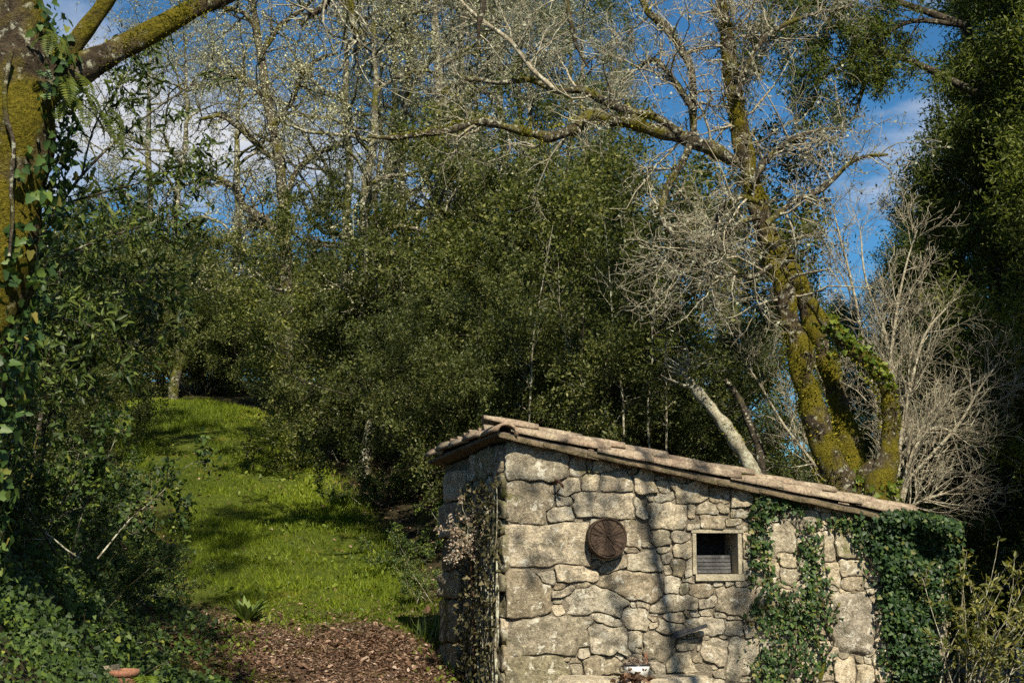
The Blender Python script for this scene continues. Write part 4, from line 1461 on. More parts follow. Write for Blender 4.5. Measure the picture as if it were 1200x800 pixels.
rng = np.random.default_rng(132)
lich = [lichen_tree(10.0, 0.95), lichen_tree(9.0, 1.05)]
G2 = 'bare lichen covered trees'
for k, (px, Y, sc, kd, lb) in enumerate([
        (470, 26.5, 1.08, 0, 'bare tree crusted with pale lichen above the thicket centre left'),
        (545, 27.5, 1.10, 1, 'bare grey lichen tree above the middle of the thicket'),
        (400, 31.0, 1.05, 0, 'bare lichen tree right of the tree in front of the white cloud'),
        (205, 33.0, 1.0, 1, 'bare lichen tree just left of the tree before the cloud'), (275, 36.0, 1.05, 1, 'far bare lichen tree seen through the tree before the cloud'),
        (165, 37.0, 1.0, 0, 'far bare lichen tree left of the white cloud'),
        (430, 24.0, 1.0, 1, 'bare lichen tree above the left end of the thicket'), (515, 25.0, 1.05, 0, 'nearest bare lichen tree rising out of the thicket'),
        (585, 33.0, 1.1, 0, 'far bare lichen tree left of the tall green trees'), (455, 35.0, 1.2, 1, 'farthest bare lichen tree behind the thicket'),
        (690, 31.0, 0.95, 0, 'bare lichen tree by the blue gap right of the thicket'),
        (620, 30.0, 0.95, 1, 'bare lichen tree behind the long mossy limb')]):
    make_plant('lichen_tree', ground_at(px, Y) - UP * 0.2, lich[kd], lb, 'tree', G2, 0.6 + k * 2.1, sc)


def cloud_tree():
    """the bare lichen tree standing before the cloud: its limbs follow the photograph"""
    Y = 27.5
    base = ground_at(334, Y)
    root = thing('lichen_tree', base, 'bare lichen tree with mossy fork standing before the white cloud', 'tree', G2)
    mb = MB(); ml = MB()
    limbs = [limb([(336, 420, 8), (335, 340, 8), (334, 270, 8), (331, 215, 7), (327, 180, 6.5), (318, 140, 6), (310, 95, 5.5), (302, 45, 5), (296, 5, 4.5), (290, -60, 4)], Y, 4, 0.02, 1),
             limb([(330, 278, 6.5), (312, 262, 6), (295, 248, 5.5), (284, 240, 5), (278, 226, 4.5), (268, 215, 4), (248, 208, 3), (230, 212, 2)], Y, 4, 0.02, 2),
             limb([(326, 188, 4), (308, 178, 4), (290, 160, 3.5), (270, 142, 3), (255, 135, 2.5), (235, 140, 2)], Y, 4, 0.02, 3),
             limb([(312, 115, 4), (295, 100, 3.5), (280, 88, 3), (268, 92, 2.5), (250, 78, 2)], Y, 4, 0.02, 4),
             limb([(306, 62, 3.5), (325, 35, 3), (342, 20, 3), (360, 5, 2.5), (380, -20, 2)], Y, 4, 0.02, 5),
             limb([(318, 150, 3.5), (340, 120, 3), (352, 90, 3), (372, 70, 2.5), (395, 62, 2)], Y, 4, 0.02, 6),
             limb([(333, 235, 4), (350, 200, 3), (372, 180, 3), (398, 170, 2.5), (420, 150, 2)], Y, 4, 0.02, 7),
             limb([(300, 35, 3.5), (285, 15, 3), (262, 8, 2.5), (240, -5, 2)], Y, 4, 0.02, 8)]
    for i, L in enumerate(limbs):
        add_limb(mb, L, 7, rough=0.18, seed=i)
    Qs = np.stack([resample(L, 12) for L in limbs])
    P, R = Qs[:, :, :3], Qs[:, :, 3]
    B2, R2 = children(P, R, 17, 0.12, 1, (35, 85), (0.6, 1.7), 6, 0.32, (0, 0, 0.03), 0.5, rmax=0.022)
    tubes(mb, B2, R2, 4)
    B3, R3 = children(B2, R2, 9, 0.1, 1, (30, 80), (0.25, 0.75), 4, 0.38, (0, 0, 0), 0.6)
    tubes(mb, B3, np.maximum(R3, 0.003), 3)
    for Bq, Rq, n in ((B3, R3, 9), (B2, R2, 16), (P, R, 70)):
        twig_leaves(ml, Bq, Rq, n, 0.038, 0.028, ROUND, 0, 0.014, 0.2, along=0.1, t0=0.0)
    mb.build('trunk', M['bark_half'], root, base)
    tag(ml.build('crown', M['lichen'], root, base), kind='stuff')


rng = np.random.default_rng(103)
cloud_tree()


# ---- tall green trees far behind (narrow leaves)
def tall_tree(h, crown0=0.35, leafm='leaf_eucalypt', L=0.11, W=0.03, nb=26, nl=18, droop=0.5, clen=0.20, n2=6, n3=5, sp=0.07, tpl=DIAMOND, r0=0.12):
    Lk = polyline([(0, 0, 0, r0), (0.08, 0, h * 0.3, r0 * 0.8), (-0.05, 0.05, h * 0.65, r0 * 0.5), (0, 0, h, 0.02)], 5, 0.06, int(h * 7))
    mb = MB(); add_limb(mb, Lk, 7, rough=0.06)
    Q = resample(Lk, 16)
    B1, R1 = children(Q[None, :, :3], Q[None, :, 3], nb, crown0, 1.0, (35, 80), (h * clen, h * clen * 1.7), 6, 0.18, (0, 0, 0.06), 0.5, taper_len=0.65)
    tubes(mb, B1, R1, 5)
    B2, R2 = children(B1, R1, n2, 0.25, 1, (30, 70), (h * 0.05, h * 0.11), 4, 0.25, (0, 0, -0.02), 0.6)
    tubes(mb, B2, R2, 3)
    B3, R3 = children(B2, R2, n3, 0.2, 1, (25, 70), (h * 0.025, h * 0.06), 2, 0.25, (0, 0, -0.08), 0.6)
    tubes(mb, B3, R3, 3)
    ml = MB(); twig_leaves(ml, B3, R3, nl, L, W, tpl, 0, sp, 0.3, droop)
    return mb.mesh('trunk', M['bark_dark']), ml.mesh('crown', M[leafm])


rng = np.random.default_rng(133)
tall = [tall_tree(12.5), tall_tree(11.0, 0.42, nb=22)]
G3 = 'tall slender green trees behind the thicket'
for k, (px, Y, sc, kd, lb) in enumerate([
        (610, 36, 1.05, 0, 'tall slender green tree above the centre of the thicket'),
        (668, 38, 1.10, 1, 'tall slender green tree with several bare stems beside it, right of centre'),
        (720, 41, 0.92, 0, 'slender green tree next to the blue sky gap'),
        (560, 41, 1.05, 1, 'farther slender green tree left of centre'),
        (440, 43, 0.95, 0, 'slender green tree showing behind lichen branches'),
        (985, 40, 0.66, 1, 'small pointed green tree below the cloud at right'),
        (1040, 36, 0.70, 0, 'green tree top beside the dark evergreen at right')]):
    make_plant('tall_tree', ground_at(px, Y) - UP * 0.2, tall[kd], lb, 'tree', G3, 0.9 + k * 2.3, sc)

# ---- dense wattle trees on the right
rng = np.random.default_rng(134)
wat = [tall_tree(12.0, 0.06, 'leaf_wattle', 0.078, 0.026, 76, 52, 0.2, 0.17, 8, 6, 0.09, r0=0.18)]
G4 = 'dense dark evergreen trees at the right'
for k, (px, Y, sc, lb) in enumerate([
        (1232, 20.5, 1.0, 'large dense evergreen tree filling the upper right edge'),
        (1345, 18.5, 1.0, 'dense evergreen tree cut by the right edge of the picture'),
        (1085, 31.0, 0.80, 'evergreen filling the gap between the pale shrub and the dark evergreens'), (990, 33.0, 0.60, 'small evergreen showing behind the mossy stems'),
        (1195, 27.5, 1.12, 'farther dense evergreen tree behind the one at the right edge')]):
    make_plant('wattle_tree', ground_at(px, Y) - UP * 0.2, wat[0], lb, 'tree', G4, 1.0 + k * 2.0, sc)


def hanging_wattle():
    """loose drooping boughs reaching in from the top right"""
    Y = 20.0
    base = ground_at(1180, Y + 1.5)
    root = thing('wattle_tree', base, 'loose airy evergreen with boughs drooping across the sky at upper right', 'tree', G4)
    mb = MB(); ml = MB()
    limbs = [limb([(1180, 640, 10), (1170, 400, 9), (1150, 150, 7), (1110, -60, 6), (1050, -180, 4)], Y + 1.5),
             limb([(1130, 30, 5), (1060, 5, 4), (1000, -10, 3.5), (950, 5, 3), (905, 40, 2)], Y),
             limb([(1145, 110, 5), (1075, 75, 4), (1020, 60, 3), (985, 75, 2.5), (945, 110, 1.5)], Y),
             limb([(1075, -20, 5), (1040, -50, 4), (980, -50, 3), (930, -20, 2.5), (890, 30, 2), (880, 70, 1.5)], Y),
             limb([(1130, 30, 4), (1070, 25, 3), (1030, 50, 2.5), (1010, 110, 2), (1000, 140, 1.2)], Y),
             limb([(1050, -60, 4), (1010, -40, 3), (980, 0, 2.5), (965, 60, 2), (955, 120, 1.2)], Y)]
    for i, L in enumerate(limbs):
        add_limb(mb, L, 7, rough=0.06)
    Qs = np.stack([resample(L, 10) for L in limbs[1:]])
    P, R = Qs[:, :, :3], Qs[:, :, 3]
    B2, R2 = children(P, R, 26, 0.15, 1, (20, 75), (0.5, 1.3), 4, 0.2, (0, 0, -0.1), 0.5, rmax=0.012)
    tubes(mb, B2, R2, 4)
    B3, R3 = children(B2, R2, 7, 0.2, 1, (20, 65), (0.25, 0.55), 3, 0.2, (0, 0, -0.1), 0.6)
    tubes(mb, B3, R3, 3)
    twig_leaves(ml, B3, R3, 28, 0.08, 0.020, DIAMOND, 0, 0.05, 0.3, 0.35)
    mb.build('trunk', M['bark_dark'], root, base)
    tag(ml.build('crown', M['leaf_wattle'], root, base), kind='stuff')


rng = np.random.default_rng(104)
hanging_wattle()

# ---- slim trunks in the dark wood at lower right
G5 = 'slim trunks in the dark wood'
for k, (px, Y, r, lb) in enumerate([
        (1098, 26, .07, 'slim trunk in the dark wood just right of the bare pale shrub'), (1120, 31, .09, 'slim trunk second from the pale shrub in the dark wood'),
        (1145, 28, .06, 'thin trunk above the yellow green shrub in the dark wood'), (1168, 24, .12, 'thicker trunk over the stream in the dark wood'),
        (1190, 30, .10, 'trunk at the right edge of the dark wood'), (1080, 34, .08, 'far slim trunk half hidden by the pale shrub')]):
    b = ground_at(px, Y)
    root = thing('slim_tree', b, lb, 'tree', G5)
    mb = MB()
    L = polyline([(*b, r), (*(b + [rng.normal(0, .1), 0, 3]), r * .85), (*(b + [rng.normal(0, .2), 0, 6.5]), r * .6), (*(b + [rng.normal(0, .3), 0, 9.5]), r * .3)], 5, 0.03, k)
    add_limb(mb, L, 8, rough=0.1)
    Q = resample(L, 12)
    B1, R1 = children(Q[None, :, :3], Q[None, :, 3], 16, 0.3, 1, (50, 90), (0.8, 2.0), 5, 0.25, (0, 0, 0.0), 0.3)
    tubes(mb, B1, R1, 4)
    mb.build('trunk', M['bark_dark'], root, b)
    B2, R2 = children(B1, R1, 6, 0.2, 1, (30, 70), (0.3, 0.8), 3, 0.3)
    ml = MB(); twig_leaves(ml, B2, R2, 30, 0.09, 0.035, DIAMOND, 0, 0.12, 0.4, 0.2)
    tag(ml.build('crown', M['leaf_wood'], root, b), kind='stuff')


def far_wood():
    """the wood that closes the view: one mass of foliage"""
    n = 150000
    x = rng.uniform(-34, 44, n); y = rng.uniform(46, 66, n)
    g = H(x, y)
    p2 = np.stack([x, y], -1)
    top = 3.4 + 1.3 * fnoise(p2, 0.45, 71) + 0.9 * fnoise(p2, 1.1, 72) + 3.6 * smooth(9, 16, x) + 0.8 * smooth(-6, -14, x)
    z = g + np.maximum(top, 0.6) * rng.random(n) ** 0.75
    P = np.stack([x, y, z], -1)
    L = rng.uniform(0.12, 0.3, n)
    mb = MB(); leaves(mb, P, rand_unit(n), nrm(rand_unit(n) + [0, -0.4, 0.5]), L, L * 0.5, DIAMOND)
    tag(mb.build('far_wood', M['leaf_wood']), 'distant green wood closing the view behind the thicket', 'wood', kind='stuff')


rng = np.random.default_rng(105)
far_wood()


# ------------------------------------------------------------------ the mossy tree behind the hut
def mossy_tree():
    Y = 16.0
    base = ground_at(1008, Y)
    root = thing('mossy_tree', base, 'large mossy tree with several leaning stems behind the low end of the roof', 'tree')
    mb = MB()
    A = limb([(996, 700, 24), (992, 620, 20), (984, 570, 16.5), (970, 530, 15), (954, 485, 14.5), (943, 440, 14), (932, 390, 13.5), (917, 340, 13), (902, 290, 12), (886, 235, 12), (872, 180, 11), (862, 120, 9.5), (854, 60, 8), (846, 0, 7), (838, -60, 6), (826, -130, 4)], Y, 5, 0.012, 1)
    B = limb([(1002, 600, 18), (1000, 550, 15), (991, 500, 12), (980, 460, 11), (966, 420, 10.5), (953, 385, 10.5), (940, 345, 10), (926, 310, 10), (910, 285, 8), (900, 262, 5)], Y + .35, 5, 0.012, 2)
    Cc = limb([(1026, 640, 20), (1032, 580, 17), (1042, 535, 14), (1042, 490, 11.5), (1034, 450, 10), (1014, 424, 9), (990, 400, 8.5), (968, 376, 8), (950, 352, 7)], Y - .25, 5, 0.012, 3)
    D = limb([(1012, 680, 30), (1014, 600, 26), (1020, 565, 19), (1030, 540, 10)], Y, 5, 0.02, 4)
    hr = [(868, 192, 8), (850, 183, 9), (820, 168, 9), (790, 156, 8.5), (760, 149, 8), (735, 141, 8), (710, 144, 7), (692, 138, 8), (675, 149, 8), (650, 157, 7), (620, 153, 6), (590, 146, 5.5), (560, 143, 5), (530, 154, 4.5), (500, 160, 4), (465, 163, 3), (430, 158, 2)]
    Hh = limb([(*q, Y - 1.4 * i / 16) for i, q in enumerate(hr)], Y, 4, 0.03, 5)
    H2 = limb([(796, 157, 6), (765, 138, 6), (735, 131, 6), (708, 118, 6), (682, 106, 5.5), (655, 108, 4.5), (620, 95, 3.5), (585, 98, 3), (550, 92, 3), (520, 110, 2)], Y - .3, 4, 0.015, 6)
    U1 = limb([(815, 166, 5), (813, 130, 5), (808, 85, 5), (795, 55, 5), (780, 30, 5), (762, 15, 4), (750, -10, 3.5), (735, -50, 2.5)], Y - .1, 4, 0.015, 7)
    U2 = limb([(812, 128, 4), (795, 100, 4), (778, 78, 3.5), (762, 70, 3), (745, 80, 2)], Y - .2, 4, 0.015, 8)
    Dn = limb([(808, 170, 4.5), (798, 192, 4.5), (784, 215, 4.5), (776, 240, 4), (778, 262, 3.5), (796, 282, 3), (802, 305, 2)], Y - .3, 4, 0.015, 9)
    R1 = limb([(880, 215, 4), (905, 180, 3.5), (930, 165, 3), (958, 155, 2.5), (990, 150, 1.5)], Y - .2, 4, 0.02, 10)
    R2_ = limb([(895, 262, 4), (930, 235, 3.5), (965, 220, 3), (1000, 190, 2.5), (1040, 180, 1.5)], Y - .4, 4, 0.02, 11)
    R3_ = limb([(862, 110, 4), (880, 70, 3.5), (905, 40, 3), (950, 15, 2.5), (1000, 5, 1.5)], Y - .2, 4, 0.02, 12)
    L1 = limb([(890, 255, 4), (865, 262, 3.5), (840, 285, 3), (815, 310, 2.5), (795, 320, 1.5)], Y - .4, 4, 0.02, 13)
    L2 = limb([(908, 312, 4), (885, 325, 3.5), (860, 322, 3), (835, 330, 2.2), (815, 340, 1.5)], Y - .5, 4, 0.02, 14)
    L3 = limb([(893, 240, 4), (870, 232, 3.5), (850, 245, 3), (838, 270, 2.5), (842, 300, 1.6)], Y - .5, 4, 0.02, 15)
    Dd = limb([(652, 108, 3), (638, 95, 3), (622, 80, 3), (605, 55, 3), (590, 40, 2.8), (565, 22, 2.5), (545, 5, 2.2), (525, -20, 2)], Y - .6, 4, 0.012, 16)
    stems = [A, B, Cc, D]
    boughs = [Hh, H2, U1, U2, Dn, R1, R2_, R3_, L1, L2, L3]
    for i, L in enumerate(stems):
        add_limb(mb, L, 20, rough=0.24, seed=20 + i)
    trunk = mb.build('trunk', M['bark_moss'], root, base)
    for i, L in enumerate(boughs):
        m2 = MB(); add_limb(m2, L, 9, rough=0.2, seed=40 + i)
        m2.build('limb', M['bark_half'], root, base)
    m2 = MB(); add_limb(m2, Dd, 7, rough=0.1)
    tag(m2.build('limb', M['twig_pale'], root, base), 'pale dead limb')
    # twigs
    m2 = MB(); ml = MB()
    Qs = np.stack([resample(L, 16) for L in boughs + [Dd]]); P, R = Qs[:, :, :3], Qs[:, :, 3]
    T1, TR1 = children(P, R, 12, 0.08, 1, (35, 85), (0.5, 1.5), 6, 0.3, (0, 0, 0.02), 0.45, rmax=0.018)
    Qa = resample(A, 20)[None]; Pa, Ra = Qa[:, 8:, :3], Qa[:, 8:, 3]
    T0, TR0 = children(Pa, Ra, 60, 0.0, 1, (45, 90), (0.5, 1.6), 6, 0.3, (0, 0, 0.0), 0.3, rmax=0.018)
    T1 = np.concatenate([T1, T0]); TR1 = np.concatenate([TR1, TR0])
    tubes(m2, T1, np.maximum(TR1, 0.004), 4)
    T2, TR2 = children(T1, TR1, 6, 0.1, 1, (30, 80), (0.25, 0.75), 5, 0.34, (0, 0, 0), 0.6)
    tubes(m2, T2, np.maximum(TR2, 0.0028), 3)
    T3, TR3 = children(T2, TR2, 4, 0.1, 1, (30, 80), (0.12, 0.36), 3, 0.34, (0, 0, 0), 0.7)
    tubes(m2, T3, np.maximum(TR3, 0.002), 3)
    tag(m2.build('twigs', M['twig_pale'], root, base), kind='stuff')
    for Bq, Rq, n in ((T2, TR2, 4), (T1, TR1, 9), (P, R, 90)):
        twig_leaves(ml, Bq, Rq, n, 0.03, 0.024, ROUND, 0, 0.012, 0.2, along=0.1, t0=0.0)
    tag(ml.build('lichen', M['lichen'], root, base), kind='stuff')
    # moss cushions
    m3 = MB()
    for L, n in ((A, 9000), (B, 4500), (Cc, 3500), (D, 2500), (Hh, 1800), (H2, 1000), (U1, 600), (Dn, 400)):
        p, nn, tn = around(L, n, 0.0, side=[-0.2, -0.5, 0.5])
        keep = fnoise(p, 4.0, 80) > -0.15
        p, nn, tn = p[keep], nn[keep], tn[keep]
        k = len(p); l = rng.uniform(0.014, 0.042, k)
        p = p + nn * (np.maximum(fnoise(p, 9.0, 87), 0) * 0.055)[:, None]
        leaves(m3, p - nn * 0.006, nrm(nn + 0.6 * rand_unit(k) + UP * 0.2), rand_unit(k), l, l * 0.55, DIAMOND)
    tag(m3.build('moss', M['moss'], root, base), kind='stuff')
    # ivy climbing the right stem and the stump
    m4 = MB()
    for L, n, sd in ((Cc, 800, [0.8, -0.6, 0]), (D, 450, [0.2, -0.8, 0.3]), (B, 130, [0.4, -0.6, 0])):
        p, nn, tn = around(L, n, 0.02, side=sd)
        keep = fnoise(p, 3.0, 83) > -0.2
        p, nn = p[keep] + 0.03 * rng.normal(size=(keep.sum(), 3)), nn[keep]
        k = len(p); l = rng.uniform(0.04, 0.075, k)
        leaves(m4, p, nrm(rand_unit(k) - UP * 0.5), nrm(nn + 0.5 * rand_unit(k)), l, l * 0.95, IVY)
    o = m4.build('ivy', M['fern'], None, base)
    tag(o, 'bright green ivy climbing the right stem of the mossy tree', 'ivy')


rng = np.random.default_rng(106)
mossy_tree()


def leaning_trunk():
    Y = 16.4
    L = limb([(884, 556, 8), (876, 540, 8), (860, 515, 8), (842, 488, 7.5), (822, 462, 6.5), (808, 444, 5), (798, 430, 3)], Y, 5, 0.01, 3)
    L2 = L.copy()
    foot = np.array([*(L[0, :3] + (L[0, :3] - L[3, :3]) * 2.2), L[0, 3] * 1.1])
    foot[2] = float(H(foot[0], foot[1])) - 0.05
    L = np.vstack([foot, (foot + L[0]) / 2, L])
    base = foot[:3]
    root = thing('leaning_tree', base, 'pale sunlit thin trunk leaning left behind the roof, patched with moss', 'tree')
    mb = MB(); add_limb(mb, L, 10, rough=0.14)
    mb.build('trunk', M['bark_pale'], root, base)
    Q = resample(L, 12)[None]
    B1, R1 = children(Q[:, :, :3], Q[:, :, 3], 7, 0.9, 1, (20, 60), (0.4, 0.9), 6, 0.25, (0, 0, 0.08), 0.5)
    B2, R2 = children(B1, R1, 6, 0.2, 1, (30, 70), (0.2, 0.5), 3, 0.3)
    m2 = MB(); tubes(m2, B1, R1, 4); tubes(m2, B2, R2, 3)
    tag(m2.build('twigs', M['twig_grey'], root, base), kind='stuff')
    m3 = MB()
    p, nn, tn = around(L, 1500, 0.0, side=[0.3, 0, 0.8])
    keep = fnoise(p, 5.0, 90) > 0.1
    k = keep.sum(); l = rng.uniform(0.012, 0.03, k)
    leaves(m3, p[keep], nrm(nn[keep] + 0.6 * rand_unit(k)), rand_unit(k), l, l * 0.6, DIAMOND)
    tag(m3.build('moss', M['moss'], root, base), kind='stuff')
    # dark dead stem forking beside it
    L = limb([(896, 566, 5), (892, 545, 5), (890, 525, 5), (878, 495, 4.5), (866, 468, 4), (850, 445, 3)], Y + .4, 4, 0.01, 5)
    b2 = L[0, :3].copy(); b2[2] = float(H(b2[0], b2[1])) - 0.05
    L = np.vstack([np.array([*b2, L[0, 3] * 1.3]), L])
    mb = MB(); add_limb(mb, L, 8, rough=0.15)
    o = mb.build('dead_sapling', M['bark_dark'], None, b2)
    tag(o, 'dark dead stem behind the pale leaning trunk', 'stem')


rng = np.random.default_rng(107)
leaning_trunk()


def saplings():
    for k, (px, py, Y, h, lb) in enumerate([(628, 500, 18.0, 2.6, 'thin grey sapling behind the roof nearest the high corner'), (672, 505, 18.2, 2.2, 'thin grey sapling behind the roof above the round disc'),
                                            (731, 520, 17.8, 3.0, 'tall thin grey sapling behind the middle of the roof'), (757, 525, 18.0, 2.4, 'thin pale sapling behind the roof left of the leaning trunk'),
                                            (786, 530, 18.3, 2.7, 'thin sapling next to the foot of the leaning trunk')]):
        b = at(px, py, Y); z1 = b[2] + h; b[2] = float(H(b[0], b[1])) - 0.03
        L = polyline([(*b, 0.018), (b[0] + rng.normal(0, .05), Y, (b[2] + z1) / 2, 0.013), (b[0] + rng.normal(0, .12), Y, z1, 0.003)], 6, 0.03, k)
        root = thing('sapling', b, lb, 'sapling', 'thin saplings before the thicket')
        mb = MB(); add_limb(mb, L, 6, rough=0.05)
        Q = resample(L, 12)[None]
        B1, R1 = children(Q[:, :, :3], Q[:, :, 3], 14, 0.35, 1, (25, 55), (0.3, 0.9), 5, 0.18, (0, 0, 0.08), 0.5)
        tubes(mb, B1, R1, 4)
        mb.build('trunk', M['twig_grey'], root, b)
        B2, R2 = children(B1, R1, 4, 0.2, 1, (25, 60), (0.1, 0.3), 3, 0.2)
        ml = MB(); tubes(ml, B2, R2, 3)
        tag(ml.build('twigs', M['twig_grey'], root, b), kind='stuff')


rng = np.random.default_rng(141)
saplings()


def pale_shrub():
    """bare, sun-bleached many-branched shrub right of the mossy tree"""
    Y = 17.0
    base = ground_at(1060, Y)
    root = thing('bare_shrub', base, 'bare pale branching shrub fanning out right of the mossy tree', 'shrub')
    st = [limb([(1050, 640, 5), (1062, 570, 4.5), (1090, 535, 3.8), (1125, 495, 3), (1148, 455, 2.2), (1170, 425, 1.2)], Y - .1),
          limb([(1050, 640, 5), (1055, 580, 4.5), (1080, 500, 3.6), (1105, 470, 3), (1140, 450, 2), (1165, 438, 1.2)], Y + .1),
          limb([(1052, 650, 5), (1062, 600, 4), (1085, 585, 3.2), (1115, 575, 2.4), (1140, 560, 1.4)], Y - .3),
          limb([(1045, 640, 5), (1048, 540, 4), (1042, 450, 3.4), (1050, 370, 2.8), (1062, 310, 2), (1075, 270, 1.2)], Y + .3),
          limb([(1040, 640, 5), (1035, 520, 4), (1015, 420, 3.4), (1000, 340, 2.8), (985, 280, 2), (975, 240, 1.2)], Y + .5),
          limb([(1048, 640, 5), (1055, 520, 4), (1070, 440, 3.2), (1085, 390, 2.5), (1110, 360, 1.4)], Y),
          limb([(1035, 640, 4), (990, 520, 3), (960, 440, 2.6), (945, 400, 2), (940, 350, 1.2)], Y + .6),
          limb([(1030, 640, 4), (960, 550, 3), (920, 500, 2.6), (890, 450, 2), (870, 420, 1.2)], Y + .7),
          limb([(1050, 650, 4), (1060, 560, 3.4), (1075, 520, 3), (1100, 500, 2), (1135, 520, 1.2)], Y - .3),
          limb([(1050, 640, 4), (1052, 500, 3.4), (1040, 400, 2.8), (1015, 330, 2.2), (1008, 270, 1.2)], Y + .4)]
    mb = MB()
    for i, L in enumerate(st):
        L[:, 3] *= 0.62
        add_limb(mb, L, 6, rough=0.05)
    mb.build('stems', M['twig_pale'], root, base)
    Qs = np.stack([resample(L, 12) for L in st]); P, R = Qs[:, :, :3], Qs[:, :, 3]
    m2 = MB()
    B1, R1 = children(P, R, 20, 0.22, 1, (20, 60), (0.5, 1.3), 6, 0.2, (0.02, 0, 0.05), 0.5, rmax=0.014)
    tubes(m2, B1, np.maximum(R1, 0.0035), 4)
    B2, R2 = children(B1, R1, 7, 0.15, 1, (20, 55), (0.25, 0.7), 4, 0.2, (0.02, 0, 0.04), 0.6)
    tubes(m2, B2, np.maximum(R2, 0.0025), 3)
    B3, R3 = children(B2, R2, 3, 0.15, 1, (20, 60), (0.1, 0.28), 3, 0.22, (0, 0, 0.04), 0.7)
    tubes(m2, B3, np.maximum(R3, 0.002), 3)
    tag(m2.build('twigs', M['twig_pale'], root, base), kind='stuff')


rng = np.random.default_rng(108)
pale_shrub()


# ------------------------------------------------------------------ the mossy tree at the left edge
def left_tree():
    Y = 6.6
    mb = MB()
    T = limb([(-130, 900, 78), (-95, 640, 70), (-70, 500, 63), (-42, 370, 58), (-18, 280, 56), (2, 200, 55), (14, 120, 52), (12, 50, 44), (0, -30, 38), (-15, -140, 34), (-10, -300, 26)], Y, 6, 0.01, 1)
    base = T[0, :3].copy(); base[2] = float(H(base[0], base[1]))
    root = thing('mossy_tree', base, 'thick mossy trunk with fern tufts cut by the left edge', 'tree')
    B1 = limb([(28, 110, 34), (60, 88, 26), (90, 66, 19), (120, 44, 16), (155, 18, 14.5), (198, -14, 13), (250, -50, 12), (330, -110, 11), (420, -190, 9), (520, -260, 7), (640, -330, 4)], Y, 5, 0.006, 2)
    B1[:, 1] += np.linspace(0, 0.7, len(B1))
    B2 = limb([(55, 90, 20), (80, 60, 14), (100, 34, 11), (118, 8, 10), (134, -20, 9), (170, -90, 8), (230, -180, 6), (280, -280, 4)], Y + .15, 5, 0.006, 3)
    for i, (L, S) in enumerate(((T, 24), (B1, 14), (B2, 12))):
        add_limb(mb, L, S, rough=0.15, seed=60 + i)
    mb.build('trunk', M['bark_moss'], root, base)
    # boughs hanging back into the picture from above
    hang = [limb([(330, -110, 6), (370, -60, 5.5), (392, -30, 5.5), (408, 0, 5), (413, 25, 4.5), (419, 48, 4), (416, 65, 2.5), (424, 82, 1.2)], Y + .35),
            limb([(300, -90, 5), (350, -50, 5), (384, -8, 4.5), (376, 10, 4), (364, 18, 3.5), (352, 30, 2)], Y + .3),
            limb([(420, -190, 6), (500, -120, 5), (545, -50, 4.5), (566, 0, 4), (561, 30, 3), (563, 56, 1.6)], Y + .5),
            limb([(520, -260, 5), (600, -150, 4.5), (655, -60, 4), (664, 0, 3.6), (670, 30, 3.2), (676, 55, 2.2), (690, 80, 1.2)], Y + .6)]
    m2 = MB()
    for i, L in enumerate(hang):
        add_limb(m2, L, 8, rough=0.18, seed=70 + i)
    m2.build('limb', M['bark_half'], root, base)
    Qs = np.stack([resample(L, 12) for L in hang + [B1, B2]]); P, R = Qs[:, :, :3], Qs[:, :, 3]
    m3 = MB()
    K1, KR1 = children(P, R, 9, 0.3, 1, (30, 80), (0.25, 0.7), 5, 0.32, (0, 0, 0), 0.45, rmax=0.008)
    K2, KR2 = children(K1, KR1, 5, 0.2, 1, (30, 80), (0.1, 0.3), 4, 0.35, (0, 0, 0), 0.6)
    tubes(m3, K1, np.maximum(KR1, .0018), 4); tubes(m3, K2, np.maximum(KR2, .0012), 3)
    tag(m3.build('twigs', M['twig_grey'], root, base), kind='stuff')
    m4 = MB()
    for L, n in ((T, 26000), (B1, 9000), (B2, 5000), (hang[0], 500), (hang[1], 400)):
        p, nn, tn = around(L, n, 0.0, side=[-0.2, -0.4, 0.4])
        keep = fnoise(p, 6.0, 81) > -0.25
        p, nn = p[keep], nn[keep]
        k = len(p); l = rng.uniform(0.006, 0.018, k)
        leaves(m4, p - nn * 0.003, nrm(nn + 0.7 * rand_unit(k) + UP * 0.2), rand_unit(k), l, l * 0.5, DIAMOND)
    tag(m4.build('moss', M['moss'], root, base), kind='stuff')
    # high crown, above the picture: it shades the path
    top = polyline([(*T[-8, :3], 0.10), (-2.2, 6.8, 7.5, 0.10), (-1.7, 7.0, 9.5, 0.08), (-1.6, 7.0, 12, 0.05), (-1.5, 7.0, 14, 0.02)], 5, 0.08, 9)
    mc = MB(); add_limb(mc, top, 10, rough=0.1)
    Qc = resample(top, 14)[None]
    C1, CR1 = children(Qc[:, :, :3], Qc[:, :, 3], 22, 0.35, 1, (45, 85), (1.8, 3.6), 7, 0.2, (0, 0, 0.06), 0.55)
    tubes(mc, C1, CR1, 6)
    C2, CR2 = children(C1, CR1, 7, 0.25, 1, (30, 75), (0.5, 1.2), 4, 0.28, (0, 0, 0.03), 0.55)
    tubes(mc, C2, CR2, 4)
    mc.build('limb', M['bark_half'], root, base)
    mk = MB(); twig_leaves(mk, C2, CR2, 55, 0.095, 0.055, ROUND, 0, 0.14)
    tag(mk.build('crown', M['leaf_olive'], root, base), kind='stuff')
    # ivy sheathing the shaded right flank
    m5 = MB()
    p, nn, tn = around(T, 2600, 0.03, side=[1.4, 0.3, 0])
    keep = (nn[:, 0] > 0.62) & (p[:, 2] < 4.1)
    low, lnn, _ = around(T, 900, 0.05, side=[0.5, -0.9, 0])
    lk = low[:, 2] < 2.0
    p = np.concatenate([p[keep] + rng.random((keep.sum(), 1)) * nn[keep] * 0.10, low[lk]]); nn = np.concatenate([nn[keep], lnn[lk]])
